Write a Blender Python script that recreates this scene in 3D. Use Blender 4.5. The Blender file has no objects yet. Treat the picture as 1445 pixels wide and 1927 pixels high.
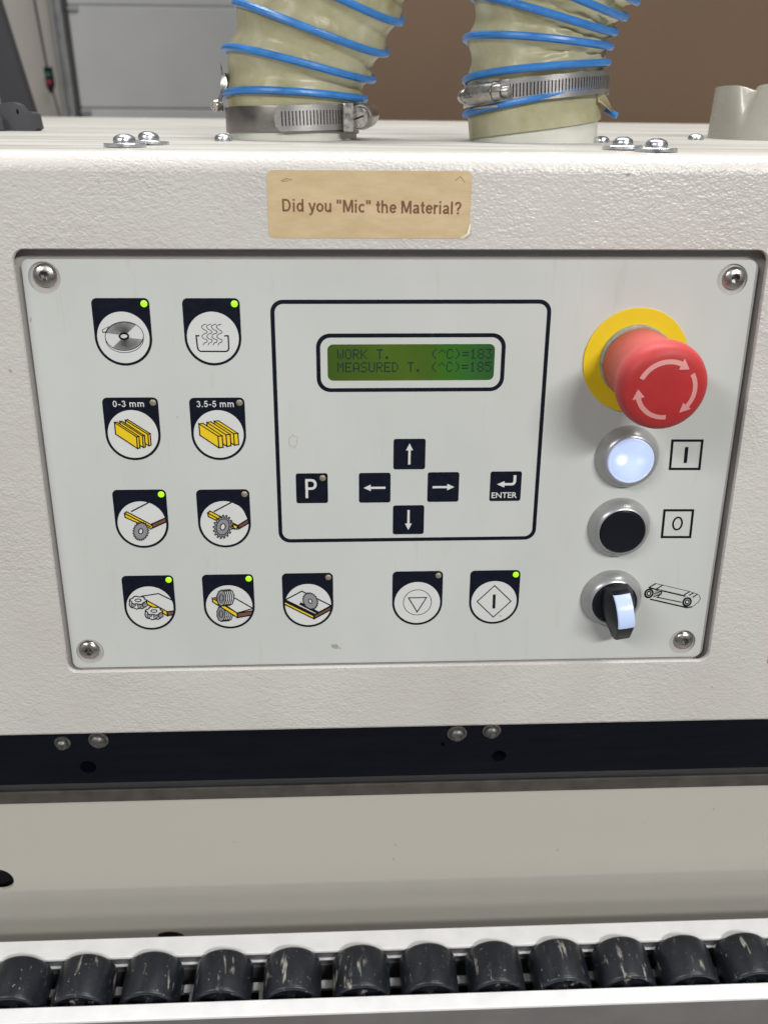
import bpy, bmesh, math, random
from mathutils import Vector, Matrix, noise
from mathutils.geometry import tessellate_polygon
random.seed(7)
R = math.radians
S = 0.001                                   # everything below is written in millimetres
SC = bpy.context.scene
COL = SC.collection

# ------------------------------------------------------------------ frames
TILT = R(82)                                # the control head leans back 8 degrees
ORG = Vector((0, 0, 1.2))
RP = Matrix.Rotation(TILT, 4, 'X')          # head frame: x right, y up the panel, z out of it
MP = Matrix.Translation(ORG) @ RP
def L(x, y, z): return RP @ Vector((x, y, z))          # head frame mm -> upright frame mm
RA = ((0.9989233307, -0.0061381708, -0.0459837164),
      (-0.0110906611, 0.9308689915, -0.3651847722),
      (0.0450463822, 0.3653015788, 0.9297986771))      # camera right / down / forward

# ------------------------------------------------------------------ camera
cam = bpy.data.cameras.new('camera'); camo = bpy.data.objects.new('camera', cam); COL.objects.link(camo)
FL = 1778.0; CP = Vector((-25.63, 158.83, 421.71))     # mm, head frame
fl = Matrix(((1, 0, 0), (0, -1, 0), (0, 0, -1)))
rt, dn, fw = [RP.to_3x3() @ (fl @ Vector(r)) for r in RA]
m3 = Matrix((rt, -dn, -fw)).transposed()
camo.matrix_world = Matrix.Translation(MP @ (CP*S)) @ m3.to_4x4()
cam.sensor_fit = 'VERTICAL'; cam.sensor_height = 24; cam.sensor_width = 18
cam.lens = 24*FL/1927; cam.clip_start = 0.01; cam.clip_end = 60
cam.dof.use_dof = True; cam.dof.focus_distance = 0.45; cam.dof.aperture_fstop = 9
SC.camera = camo

# ------------------------------------------------------------------ light
W = bpy.data.worlds.new('World'); SC.world = W; W.use_nodes = True
bg = W.node_tree.nodes['Background']; bg.inputs[0].default_value = (0.93, 0.96, 1, 1); bg.inputs[1].default_value = 0.23
def lamp(name, loc, target, sx, sy, power, col=(1, 0.985, 0.955)):
    l = bpy.data.lights.new(name, 'AREA'); l.shape = 'RECTANGLE'; l.size = sx; l.size_y = sy; l.energy = power; l.color = col
    o = bpy.data.objects.new(name, l); COL.objects.link(o); o.location = loc
    o.rotation_euler = (Vector(target)-Vector(loc)).to_track_quat('-Z', 'Y').to_euler()
lamp('workshop_light', (1.15, -2.2, 3.0), (0, 0, 1.2), 1.2, 0.22, 92)
lamp('workshop_light', (-1.7, -1.7, 3.0), (0, 0, 1.2), 1.2, 0.22, 46)
lamp('workshop_light', (0.2, 0.55, 3.2), (0, 0.25, 1.2), 2.4, 0.5, 95)
SC.view_settings.view_transform = 'Standard'; SC.view_settings.look = 'None'
SC.view_settings.exposure = -0.42; SC.view_settings.gamma = 1

# ------------------------------------------------------------------ materials
def srgb(h):
    r, g, b = h
    f = lambda c: (c/255/12.92) if c/255 <= 0.04045 else ((c/255+0.055)/1.055)**2.4
    return (f(r), f(g), f(b), 1)
class NT:
    def __init__(s, name):
        s.m = bpy.data.materials.new(name); s.m.use_nodes = True; s.t = s.m.node_tree; s.n = s.t.nodes
        s.b = s.n['Principled BSDF']
    def add(s, ty, **kw):
        n = s.n.new(ty)
        for k, v in kw.items():
            if k in n.inputs: n.inputs[k].default_value = v
            else: setattr(n, k, v)
        return n
    def ln(s, a, ao, b, bi): s.t.links.new(a.outputs[ao], b.inputs[bi])
    def coords(s, scale=(1, 1, 1), rnd=False):
        tc = s.add('ShaderNodeTexCoord'); mp = s.add('ShaderNodeMapping'); mp.inputs['Scale'].default_value = scale
        s.ln(tc, 'Object', mp, 'Vector')
        if rnd:
            oi = s.add('ShaderNodeObjectInfo'); v = s.add('ShaderNodeVectorMath', operation='SCALE'); v.inputs[3].default_value = 7.0
            cb = s.add('ShaderNodeCombineXYZ'); s.ln(oi, 'Random', cb, 0); s.ln(oi, 'Random', cb, 1); s.ln(cb, 0, v, 0)
            s.ln(v, 0, mp, 'Location')
        return mp
    def noise(s, mp, scale, detail=2, rough=0.5, dist=0):
        n = s.add('ShaderNodeTexNoise'); n.inputs['Scale'].default_value = scale; n.inputs['Detail'].default_value = detail
        n.inputs['Roughness'].default_value = rough; n.inputs['Distortion'].default_value = dist
        s.ln(mp, 0, n, 'Vector'); return n
    def ramp(s, src, so, stops):
        r = s.add('ShaderNodeValToRGB'); e = r.color_ramp.elements
        while len(e) < len(stops): e.new(0.5)
        for i, (p, c) in enumerate(stops):
            e[i].position = p; e[i].color = c if len(c) == 4 else (*c, 1)
        s.ln(src, so, r, 0); return r
    def bump(s, src, so, dist, strength=1):
        b = s.add('ShaderNodeBump'); b.inputs['Distance'].default_value = dist; b.inputs['Strength'].default_value = strength
        s.ln(src, so, b, 'Height'); s.ln(b, 0, s.b, 'Normal'); return b
def g(v): return (v, v, v, 1)
def mat(name, col, rough=0.5, metal=0, spec=0.5, emit=None, es=0, var=0, vs=60, bump=0, bs=400, coat=0):
    t = NT(name); b = t.b
    b.inputs['Base Color'].default_value = (*col[:3], 1); b.inputs['Roughness'].default_value = rough
    b.inputs['Metallic'].default_value = metal; b.inputs['Specular IOR Level'].default_value = spec
    if coat: b.inputs['Coat Weight'].default_value = coat; b.inputs['Coat Roughness'].default_value = 0.1
    if emit: b.inputs['Emission Color'].default_value = (*emit[:3], 1); b.inputs['Emission Strength'].default_value = es
    if var:
        mp = t.coords(); n = t.noise(mp, vs, 4, 0.6)
        r = t.ramp(n, 0, [(0.3, [c*(1-var) for c in col[:3]]), (0.7, [min(1, c*(1+var)) for c in col[:3]])])
        t.ln(r, 0, b, 'Base Color')
        rr = t.ramp(n, 0, [(0.3, g(max(0.03, rough-0.07))), (0.7, g(rough+0.07))]); t.ln(rr, 0, b, 'Roughness')
    if bump:
        mp = t.coords(); n = t.noise(mp, bs, 3, 0.6); t.bump(n, 0, bump)
    return t.m
M = {}
def powder():
    t = NT('wrinkled_powder_coat'); mp = t.coords((0.72, 1, 1))
    n = t.noise(mp, 920, 1, 0.4, 0.4); n2 = t.noise(mp, 380, 1, 0.5)
    mx = t.add('ShaderNodeMath', operation='MULTIPLY_ADD'); t.ln(n2, 0, mx, 0); mx.inputs[1].default_value = 0.9; t.ln(n, 0, mx, 2)
    big = t.noise(t.coords(), 26, 2, 0.5); bs_ = t.ramp(big, 0, [(0.3, g(0.45)), (0.7, g(1.0))])
    mu = t.add('ShaderNodeMath', operation='MULTIPLY'); t.ln(mx, 0, mu, 0); t.ln(bs_, 0, mu, 1)
    t.bump(mu, 0, 0.00054, 0.85)
    mp2 = t.coords(); d = t.noise(mp2, 9, 5, 0.62)
    c = t.ramp(d, 0, [(0.32, (0.495, 0.475, 0.448)), (0.68, (0.555, 0.537, 0.512))])
    sp = t.noise(mp2, 150, 2, 0.5); spr = t.ramp(sp, 0, [(0.765, g(0)), (0.79, g(0.55))])
    m = t.add('ShaderNodeMix', data_type='RGBA'); t.ln(spr, 0, m, 0); t.ln(c, 0, m, 6); m.inputs[7].default_value = (0.2, 0.18, 0.15, 1)
    t.ln(m, 2, t.b, 'Base Color'); t.b.inputs['Roughness'].default_value = 0.33; t.b.inputs['Specular IOR Level'].default_value = 0.45
    return t.m
M['powder'] = powder()
def dusty():
    t = NT('dusty_top_paint'); mp = t.coords((0.5, 3, 3)); n = t.noise(mp, 16, 5, 0.62)
    c = t.ramp(n, 0, [(0.3, (0.25, 0.238, 0.215)), (0.5, (0.37, 0.36, 0.335)), (0.7, (0.45, 0.44, 0.415))]); t.ln(c, 0, t.b, 'Base Color')
    t.b.inputs['Roughness'].default_value = 0.55
    mp2 = t.coords(); n2 = t.noise(mp2, 330, 1.5, 0.4); t.bump(n2, 0, 0.0003, 0.5); return t.m
M['dusty'] = dusty()
M['paint'] = mat('grey_panel_paint', (0.42, 0.40, 0.385), 0.45, var=0.05, bump=0.00006, bs=500)
def membrane():
    t = NT('polyester_membrane'); mp = t.coords((1, 0.5, 1)); n = t.noise(mp, 14, 4, 0.6)
    c = t.ramp(n, 0, [(0.3, (0.50, 0.515, 0.495)), (0.7, (0.545, 0.56, 0.54))])
    mp2 = t.coords((3.2, 0.35, 1)); n2 = t.noise(mp2, 40, 4, 0.7); sr = t.ramp(n2, 0, [(0.60, g(0)), (0.78, g(0.4))])
    m = t.add('ShaderNodeMix', data_type='RGBA'); t.ln(sr, 0, m, 0); t.ln(c, 0, m, 6); m.inputs[7].default_value = (0.40, 0.40, 0.36, 1)
    t.ln(m, 2, t.b, 'Base Color')
    rr = t.ramp(n, 0, [(0.3, g(0.30)), (0.7, g(0.38))]); t.ln(rr, 0, t.b, 'Roughness'); t.b.inputs['Specular IOR Level'].default_value = 0.5
    n3 = t.noise(t.coords(), 30, 2, 0.5); t.bump(n3, 0, 0.00025, 0.5)
    return t.m
M['membrane'] = membrane()
M['navy'] = mat('navy_print', (0.004, 0.006, 0.014), 0.4, spec=0.22, var=0.15, vs=300)
M['white'] = mat('white_print', (0.60, 0.61, 0.60), 0.36, var=0.02, vs=100)
M['ink'] = mat('black_ink', (0.006, 0.006, 0.011), 0.4, spec=0.2)
M['yellow'] = mat('yellow_ink', (0.74, 0.52, 0.012), 0.4)
M['brown'] = mat('brown_ink', (0.155, 0.068, 0.035), 0.4)
M['grey'] = mat('grey_ink', (0.24, 0.24, 0.26), 0.4)
M['steel'] = mat('worn_steel', (0.50, 0.48, 0.45), 0.3, 1, var=0.2, vs=300, bump=0.00008, bs=500)
M['zinc'] = mat('zinc_plating', (0.62, 0.64, 0.66), 0.3, 1, var=0.12, vs=300, bump=0.00006, bs=700)
M['socket'] = mat('socket_dark_steel', (0.12, 0.12, 0.12), 0.35, 1, var=0.3, vs=800)
def brushed():
    t = NT('brushed_clamp_steel'); mp = t.coords((30, 400, 30)); n = t.noise(mp, 8, 3, 0.6)
    c = t.ramp(n, 0, [(0.3, (0.42, 0.41, 0.40)), (0.7, (0.60, 0.59, 0.58))]); t.ln(c, 0, t.b, 'Base Color')
    t.b.inputs['Metallic'].default_value = 1; t.b.inputs['Roughness'].default_value = 0.33; t.bump(n, 0, 0.00003); return t.m
M['brushed'] = brushed()
M['band_dark'] = mat('stained_band_steel', (0.27, 0.255, 0.235), 0.36, 1, var=0.2, vs=70)
M['satin'] = mat('satin_silver_plastic', (0.36, 0.365, 0.37), 0.3, 0.45)
def redplastic():
    t = NT('sun_faded_red_plastic'); mp = t.coords(); n = t.noise(mp, 60, 4, 0.6)
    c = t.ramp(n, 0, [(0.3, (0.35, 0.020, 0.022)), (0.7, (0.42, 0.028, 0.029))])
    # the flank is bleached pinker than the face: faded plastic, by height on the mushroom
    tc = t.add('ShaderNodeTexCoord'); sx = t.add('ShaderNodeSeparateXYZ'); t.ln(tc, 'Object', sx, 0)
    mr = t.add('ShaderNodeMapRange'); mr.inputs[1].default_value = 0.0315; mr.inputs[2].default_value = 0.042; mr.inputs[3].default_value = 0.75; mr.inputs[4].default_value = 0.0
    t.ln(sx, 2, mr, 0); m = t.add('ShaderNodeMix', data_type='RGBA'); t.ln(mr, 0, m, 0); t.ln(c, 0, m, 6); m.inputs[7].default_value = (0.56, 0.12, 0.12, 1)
    t.ln(m, 2, t.b, 'Base Color'); t.b.inputs['Roughness'].default_value = 0.5; t.b.inputs['Specular IOR Level'].default_value = 0.35; n2 = t.noise(mp, 900, 2); t.bump(n2, 0, 0.00004)
    return t.m
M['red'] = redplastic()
M['pink'] = mat('pale_pink_print', (0.60, 0.26, 0.25), 0.5)
M['gasket'] = mat('dirty_grey_gasket', (0.30, 0.30, 0.26), 0.6, var=0.3, vs=250)
M['signal'] = mat('signal_yellow_plastic', (0.70, 0.50, 0.006), 0.45, var=0.03, bump=0.00003)
M['black'] = mat('black_plastic', (0.005, 0.006, 0.011), 0.38, spec=0.3)
def litlens():
    t = NT('lit_milky_lens'); tc = t.add('ShaderNodeTexCoord')
    def spot(x, y, r, p):
        d = t.add('ShaderNodeVectorMath', operation='DISTANCE'); d.inputs[1].default_value = (x, y, 0.008); t.ln(tc, 'Object', d, 0)
        m = t.add('ShaderNodeMapRange', interpolation_type='SMOOTHSTEP'); m.inputs[1].default_value = 0; m.inputs[2].default_value = r; m.inputs[3].default_value = p; m.inputs[4].default_value = 0
        t.ln(d, 'Value', m, 0); return m
    a = spot(-0.0045, 0.0008, 0.0048, 1.0); b = spot(0.0035, -0.0002, 0.005, .42); c = spot(0, -0.0025, 0.0105, .4)
    s1 = t.add('ShaderNodeMath', operation='MAXIMUM'); t.ln(a, 0, s1, 0); t.ln(b, 0, s1, 1); s2 = t.add('ShaderNodeMath', operation='MAXIMUM'); t.ln(s1, 0, s2, 0); t.ln(c, 0, s2, 1)
    n = t.noise(t.coords(), 160, 2, 0.5); ad = t.add('ShaderNodeMath', operation='MULTIPLY_ADD'); t.ln(n, 0, ad, 0); ad.inputs[1].default_value = 0.35; t.ln(s2, 0, ad, 2)
    c = t.ramp(ad, 0, [(0.15, (0.30, 0.42, 0.82)), (0.55, (0.52, 0.66, 1.0)), (1.0, (1.1, 1.15, 1.2))])
    t.b.inputs['Base Color'].default_value = (0.35, 0.4, 0.5, 1); t.b.inputs['Roughness'].default_value = 0.2
    t.ln(c, 0, t.b, 'Emission Color'); t.b.inputs['Emission Strength'].default_value = 0.95; return t.m
M['lens'] = litlens()
M['lens_rim'] = mat('clear_lens_rim', (0.45, 0.5, 0.6), 0.12, emit=(0.5, 0.62, 1), es=0.5)
M['lens_flat'] = mat('lit_blue_white_insert', (0.35, 0.4, 0.5), 0.25, emit=(0.42, 0.58, 1.0), es=0.62)
M['led_on'] = mat('lit_green_led', (0.2, 0.4, 0.02), 0.3, emit=(0.42, 1.0, 0.0), es=1.15)
M['led_off'] = mat('unlit_led', (0.22, 0.20, 0.15), 0.3, var=0.3, vs=900)
def lcd():
    t = NT('backlit_green_lcd'); tc = t.add('ShaderNodeTexCoord'); sx = t.add('ShaderNodeSeparateXYZ'); t.ln(tc, 'Object', sx, 0)
    mr = t.add('ShaderNodeMapRange'); mr.inputs[1].default_value = -0.031; mr.inputs[2].default_value = 0.0445; t.ln(sx, 0, mr, 0)
    c = t.ramp(mr, 0, [(0.0, srgb((62, 88, 24))), (0.35, srgb((82, 110, 24))), (0.58, srgb((78, 106, 26))), (0.70, srgb((52, 116, 22))), (0.86, srgb((36, 106, 44))), (1.0, srgb((34, 92, 50)))])
    mp = t.coords((1, 1, 1)); n = t.noise(mp, 50, 3); v = t.ramp(n, 0, [(0.3, g(0.82)), (0.7, g(1.08))])
    m = t.add('ShaderNodeMix', data_type='RGBA', blend_type='MULTIPLY'); m.inputs[0].default_value = 1; t.ln(c, 0, m, 6); t.ln(v, 0, m, 7)
    t.b.inputs['Base Color'].default_value = (0.02, 0.035, 0.008, 1); t.b.inputs['Roughness'].default_value = 0.22
    t.b.inputs['Specular IOR Level'].default_value = 0.3
    t.ln(m, 2, t.b, 'Emission Color'); t.b.inputs['Emission Strength'].default_value = 0.75; return t.m
M['lcd'] = lcd()
M['lcd_dot'] = mat('dark_lcd_dot', (0.012, 0.025, 0.022), 0.3, spec=0.3, emit=(0.012, 0.04, 0.04), es=0.12)
def film():
    t = NT('yellowed_polyurethane_film'); mp = t.coords((1, 1, 2.2)); n = t.noise(mp, 26, 4, 0.6, 0.4)
    c = t.ramp(n, 0, [(0.28, (0.33, 0.305, 0.16)), (0.5, (0.47, 0.445, 0.29)), (0.72, (0.57, 0.55, 0.41))]); t.ln(c, 0, t.b, 'Base Color')
    t.b.inputs['Roughness'].default_value = 0.34; t.b.inputs['Specular IOR Level'].default_value = 0.5
    n2 = t.noise(mp, 120, 3, 0.6); t.bump(n2, 0, 0.0006, 0.7)
    tr_ = t.add('ShaderNodeBsdfTranslucent'); t.ln(c, 0, tr_, 0); ms = t.add('ShaderNodeMixShader'); ms.inputs[0].default_value = 0.3
    t.ln(t.b, 0, ms, 1); t.ln(tr_, 0, ms, 2); t.ln(ms, 0, t.n['Material Output'], 'Surface'); return t.m
M['film'] = film()
M['wire'] = mat('blue_spiral_wire', (0.03, 0.165, 0.46), 0.33, var=0.15, vs=120, bump=0.0001, bs=300)
M['collar'] = mat('pale_collar_paint', (0.55, 0.55, 0.49), 0.4, var=0.08, vs=40, bump=0.0001, bs=250)
M['stub'] = mat('beige_duct_paint', (0.36, 0.345, 0.30), 0.26, var=0.05, vs=30, bump=0.0003, bs=70)
def beam():
    t = NT('blued_black_beam'); mp = t.coords((0.12, 1, 1.6)); n = t.noise(mp, 130, 5, 0.7)
    c = t.ramp(n, 0, [(0.35, (0.0014, 0.0025, 0.006)), (0.75, (0.004, 0.006, 0.011))]); 
    mp2 = t.coords((0.5, 1, 1)); n3 = t.noise(mp2, 110, 6, 0.75); du = t.ramp(n3, 0, [(0.66, g(0)), (0.76, g(0.16))])
    m = t.add('ShaderNodeMix', data_type='RGBA'); t.ln(du, 0, m, 0); t.ln(c, 0, m, 6); m.inputs[7].default_value = (0.12, 0.12, 0.12, 1); t.ln(m, 2, t.b, 'Base Color')
    t.b.inputs['Roughness'].default_value = 0.5; t.b.inputs['Specular IOR Level'].default_value = 0.12; t.bump(n, 0, 0.0002, 0.5); return t.m
M['beam'] = beam()
M['chamfer'] = mat('worn_black_chamfer', (0.018, 0.019, 0.022), 0.4, spec=0.4, var=0.4, vs=60)
M['strip'] = mat('brown_grey_edge_strip', (0.060, 0.052, 0.046), 0.6, var=0.3, vs=90)
M['beige'] = mat('smooth_beige_enamel', (0.50, 0.478, 0.425), 0.3)
M['alu'] = mat('brushed_white_aluminium', (0.90, 0.90, 0.91), 0.4, 0.1, var=0.05, vs=60, bump=0.00004, bs=200)
M['web'] = mat('shaded_aluminium_web', (0.13, 0.13, 0.135), 0.4, 0.3, var=0.15, vs=30)  # rail aluminium with its shade put into a darker base colour
M['skirt'] = mat('grey_track_front', (0.16, 0.155, 0.15), 0.5, var=0.15, vs=20)
M['alu_dark'] = mat('shaded_aluminium_side', (0.20, 0.20, 0.205), 0.5, 0.4, var=0.15, vs=30)  # darker copy of the rail aluminium, shading painted in
def roller():
    t = NT('scuffed_black_roller'); mp = t.coords((1, 0.25, 1), True); n = t.noise(mp, 150, 5, 0.65, 0.4)
    k = t.ramp(n, 0, [(0.60, g(0)), (0.66, g(0.7))])
    n2 = t.noise(t.coords((1, 0.6, 1), True), 75, 2); k2 = t.ramp(n2, 0, [(0.44, g(0)), (0.56, g(1))])
    mu = t.add('ShaderNodeMath', operation='MULTIPLY'); t.ln(k, 0, mu, 0); t.ln(k2, 0, mu, 1)
    n3 = t.noise(t.coords((1, 0.35, 1), True), 90, 5, 0.7); c = t.ramp(n3, 0, [(0.3, (0.004, 0.005, 0.009)), (0.75, (0.024, 0.028, 0.038))])
    sp = t.noise(t.coords((1, .8, 1), True), 620, 2, .5); spr = t.ramp(sp, 0, [(0.70, g(0)), (0.74, g(0.55))]); mxx = t.add('ShaderNodeMath', operation='MAXIMUM'); t.ln(mu, 0, mxx, 0); t.ln(spr, 0, mxx, 1); mu = mxx
    m = t.add('ShaderNodeMix', data_type='RGBA'); t.ln(mu, 0, m, 0); t.ln(c, 0, m, 6); m.inputs[7].default_value = (0.50, 0.48, 0.43, 1)
    t.ln(m, 2, t.b, 'Base Color'); t.b.inputs['Roughness'].default_value = 0.38; t.bump(mu, 0, 0.0004, 0.6); return t.m
M['roller'] = roller()
M['shade_grime'] = mat('slot_shade_and_grime', (0.05, 0.045, 0.04), 0.6, 0.3, var=0.5, vs=250)  # dark colour stands for the shade inside the slots, with some dirt
M['dull'] = mat('dull_grey_screw', (0.16, 0.16, 0.15), 0.45, 0.8, var=0.4, vs=500)
M['dark'] = mat('dark_cavity', (0.006, 0.006, 0.007), 0.8)
def sticker():
    t = NT('aged_paper_label'); mp = t.coords((0.5, 1.6, 1)); n = t.noise(mp, 90, 5, 0.65)
    c = t.ramp(n, 0, [(0.3, (0.48, 0.36, 0.20)), (0.7, (0.60, 0.47, 0.29))]); t.ln(c, 0, t.b, 'Base Color')
    t.b.inputs['Roughness'].default_value = 0.42; t.bump(n, 0, 0.0001, 0.5); return t.m
M['sticker'] = sticker()
M['paper_back'] = mat('torn_paper_back', (0.72, 0.66, 0.5), 0.5, var=0.1, vs=400, bump=0.0003, bs=500)
M['print'] = mat('brown_sticker_print', (0.175, 0.068, 0.035), 0.5, var=0.2, vs=700)
M['smudge'] = mat('brownish_dirt', (0.33, 0.32, 0.26), 0.5, var=0.1, vs=500)
M['redstick'] = mat('red_sticker_film', (0.45, 0.02, 0.02), 0.4)
M['door'] = mat('grey_garage_door', (0.47, 0.472, 0.475), 0.55, var=0.07, vs=3)
M['wall'] = mat('shop_wall_paint', (0.42, 0.39, 0.36), 0.7, var=0.06, vs=2)
M['track'] = mat('galvanised_track', (0.34, 0.35, 0.35), 0.45, 0.5, var=0.15, vs=20)
M['seam'] = mat('dark_seal', (0.06, 0.06, 0.06), 0.7)
M['post'] = mat('dark_grey_upright', (0.035, 0.035, 0.04), 0.6, var=0.1, vs=5)
def board():
    t = NT('brown_fibreboard'); mp = t.coords((1, 1, 1)); n = t.noise(mp, 420, 4, 0.7); n2 = t.noise(mp, 3, 3)
    c = t.ramp(n, 0, [(0.3, (0.098, 0.060, 0.034)), (0.7, (0.124, 0.077, 0.045))])
    v = t.ramp(n2, 0, [(0.3, g(0.88)), (0.7, g(1.05))]); m = t.add('ShaderNodeMix', data_type='RGBA', blend_type='MULTIPLY'); m.inputs[0].default_value = 1
    t.ln(c, 0, m, 6); t.ln(v, 0, m, 7); t.ln(m, 2, t.b, 'Base Color'); t.b.inputs['Roughness'].default_value = 0.75; return t.m
M['board'] = board()
M['knob'] = mat('dark_grey_moulded_plastic', (0.035, 0.036, 0.042), 0.5, var=0.1, vs=100)
M['green'] = mat('green_switch_cap', (0.01, 0.10, 0.07), 0.5)
M['redcap'] = mat('red_switch_cap', (0.25, 0.01, 0.03), 0.5)
M['concrete'] = mat('concrete_floor', (0.25, 0.24, 0.23), 0.6, var=0.1, vs=3)

# ------------------------------------------------------------------ mesh builder
class MB:
    def __init__(s): s.v = []; s.f = []; s.m = []; s.s = []; s.mats = []
    def mi(s, k):
        if k not in s.mats: s.mats.append(k)
        return s.mats.index(k)
    def add(s, vs, fs, k, smooth=False):
        b = len(s.v); s.v += [tuple(v) for v in vs]; i = s.mi(k)
        for f in fs: s.f.append([b+j for j in f]); s.m.append(i); s.s.append(smooth)
    def poly(s, pts, z, k, holes=(), flip=False):
        loops = [[Vector((p[0], p[1], 0)) for p in pts]]+[[Vector((p[0], p[1], 0)) for p in h] for h in holes]
        tr = tessellate_polygon(loops); vs = [(p.x, p.y, z) for l in loops for p in l]; fs = []
        for t in tr:
            a, b, c = [vs[i] for i in t]
            ar = (b[0]-a[0])*(c[1]-a[1])-(b[1]-a[1])*(c[0]-a[0])
            if abs(ar) < 1e-9: continue
            t = list(t) if ar > 0 else list(t)[::-1]
            fs.append(t[::-1] if flip else t)
        s.add(vs, fs, k)
    def wall(s, a, za, b, zb, k, smooth=False):
        n = len(a); vs = [(p[0], p[1], za) for p in a]+[(p[0], p[1], zb) for p in b]
        s.add(vs, [(i, (i+1) % n, n+(i+1) % n, n+i) for i in range(n)], k, smooth)
    def prism(s, pts, z0, z1, k, holes=(), kw=None, back=True):
        s.poly(pts, z1, k, holes)
        if back: s.poly(pts, z0, k, holes, True)
        s.wall(ccw(pts), z0, ccw(pts), z1, kw or k)
        for h in holes: s.wall(ccw(h)[::-1], z0, ccw(h)[::-1], z1, kw or k)
    def lathe(s, prof, k, n=48, c=(0, 0), smooth=True, ks=None, cap=True):
        vs = []; fs = []
        for r, z in prof:
            for i in range(n):
                a = 2*math.pi*i/n; vs.append((c[0]+r*math.cos(a), c[1]+r*math.sin(a), z))
        for j in range(len(prof)-1):
            kk = ks[j] if ks else k
            b = len(s.v)
            s.add(vs[j*n:(j+2)*n], [(i, (i+1) % n, n+(i+1) % n, n+i) for i in range(n)], kk, smooth)
        if cap and prof[-1][0] > 1e-6: s.add([(c[0]+prof[-1][0]*math.cos(2*math.pi*i/n), c[1]+prof[-1][0]*math.sin(2*math.pi*i/n), prof[-1][1]) for i in range(n)], [list(range(n))], ks[-1] if ks else k)
    def box(s, x0, x1, y0, y1, z0, z1, k, bev=0):
        if bev:
            bm = bmesh.new(); bmesh.ops.create_cube(bm, size=1)
            for v in bm.verts: v.co = Vector(((x0+x1)/2+v.co.x*(x1-x0), (y0+y1)/2+v.co.y*(y1-y0), (z0+z1)/2+v.co.z*(z1-z0)))
            bmesh.ops.bevel(bm, geom=bm.edges[:], offset=bev, segments=2, affect='EDGES', profile=0.5)
            bm.verts.index_update(); s.add([v.co[:] for v in bm.verts], [[v.index for v in f.verts] for f in bm.faces], k); bm.free(); return
        vs = [(x, y, z) for x in (x0, x1) for y in (y0, y1) for z in (z0, z1)]
        s.add(vs, [(0, 1, 3, 2), (4, 6, 7, 5), (0, 4, 5, 1), (2, 3, 7, 6), (0, 2, 6, 4), (1, 5, 7, 3)], k)
    def tube(s, pts, r, k, n=10, cap=True):
        pts = [Vector(p) for p in pts]; vs = []; up = None
        for i, p in enumerate(pts):
            t = (pts[min(i+1, len(pts)-1)]-pts[max(i-1, 0)]).normalized()
            if up is None: up = t.orthogonal().normalized()
            up = (up-t*up.dot(t)).normalized(); sd = t.cross(up)
            rr = r[i] if isinstance(r, (list, tuple)) else r
            for j in range(n):
                a = 2*math.pi*j/n; vs.append(p+(up*math.cos(a)+sd*math.sin(a))*rr)
        fs = [(i*n+j, i*n+(j+1) % n, (i+1)*n+(j+1) % n, (i+1)*n+j) for i in range(len(pts)-1) for j in range(n)]
        if cap: fs += [list(range(n))[::-1], [(len(pts)-1)*n+j for j in range(n)]]
        s.add(vs, fs, k, True)
    def grid(s, rows, k, smooth=True, closed=False):
        nr = len(rows); nc = len(rows[0]); vs = [p for r in rows for p in r]; fs = []
        for i in range(nr-1):
            for j in range(nc if closed else nc-1):
                fs.append((i*nc+j, i*nc+(j+1) % nc, (i+1)*nc+(j+1) % nc, (i+1)*nc+j))
        s.add(vs, fs, k, smooth)
    def xf(s, fn): s.v = [tuple(fn(*v)) for v in s.v]; return s
    def build(s, name, parent=None, off=None, clean=True, sharp=35):
        me = bpy.data.meshes.new(name); o = Vector(off) if off else Vector((0, 0, 0))
        me.from_pydata([(Vector(v)-o)*S for v in s.v], [], s.f)
        for k in s.mats: me.materials.append(M[k])
        me.polygons.foreach_set('material_index', s.m); me.polygons.foreach_set('use_smooth', s.s); me.update()
        if clean and any(s.s):
            bm = bmesh.new(); bm.from_mesh(me); bmesh.ops.remove_doubles(bm, verts=bm.verts, dist=1e-6)
            bm.to_mesh(me); bm.free(); me.set_sharp_from_angle(angle=R(sharp))
        ob = bpy.data.objects.new(name, me); COL.objects.link(ob)
        if parent: ob.parent = parent
        return ob
def ccw(p):
    a = sum(p[i][0]*p[(i+1) % len(p)][1]-p[(i+1) % len(p)][0]*p[i][1] for i in range(len(p)))
    return list(p) if a > 0 else list(p)[::-1]
def rrect(x0, x1, y0, y1, r, n=8):
    out = []
    for cx, cy, a0 in ((x1-r, y1-r, 0), (x0+r, y1-r, 90), (x0+r, y0+r, 180), (x1-r, y0+r, 270)):
        for i in range(n+1):
            a = R(a0+90*i/n); out.append((cx+r*math.cos(a), cy+r*math.sin(a)))
    return out
def circ(cx, cy, r, n=32, ry=None, rot=0, a0=0, a1=360):
    ry = ry or r; o = []; full = abs(a1-a0-360) < 1e-6; c, s = math.cos(R(rot)), math.sin(R(rot))
    for i in range(n if full else n+1):
        a = R(a0+(a1-a0)*i/n); x, y = r*math.cos(a), ry*math.sin(a); o.append((cx+x*c-y*s, cy+x*s+y*c))
    return o
def empty(name, mtx):
    e = bpy.data.objects.new(name, None); COL.objects.link(e); e.empty_display_size = 0.02; e.matrix_world = mtx; return e
def headroot(name, x, y, z, rz=0): return empty(name, MP @ Matrix.Translation(Vector((x, y, z))*S) @ Matrix.Rotation(R(rz), 4, 'Z'))
def uproot(name, x, y, z): return empty(name, Matrix.Translation(ORG+Vector((x, y, z))*S))
def tag(o, label=None, cat=None, group=None, kind=None):
    if label: o['label'] = label
    if cat: o['category'] = cat
    if group: o['group'] = group
    if kind: o['kind'] = kind
    return o
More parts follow.
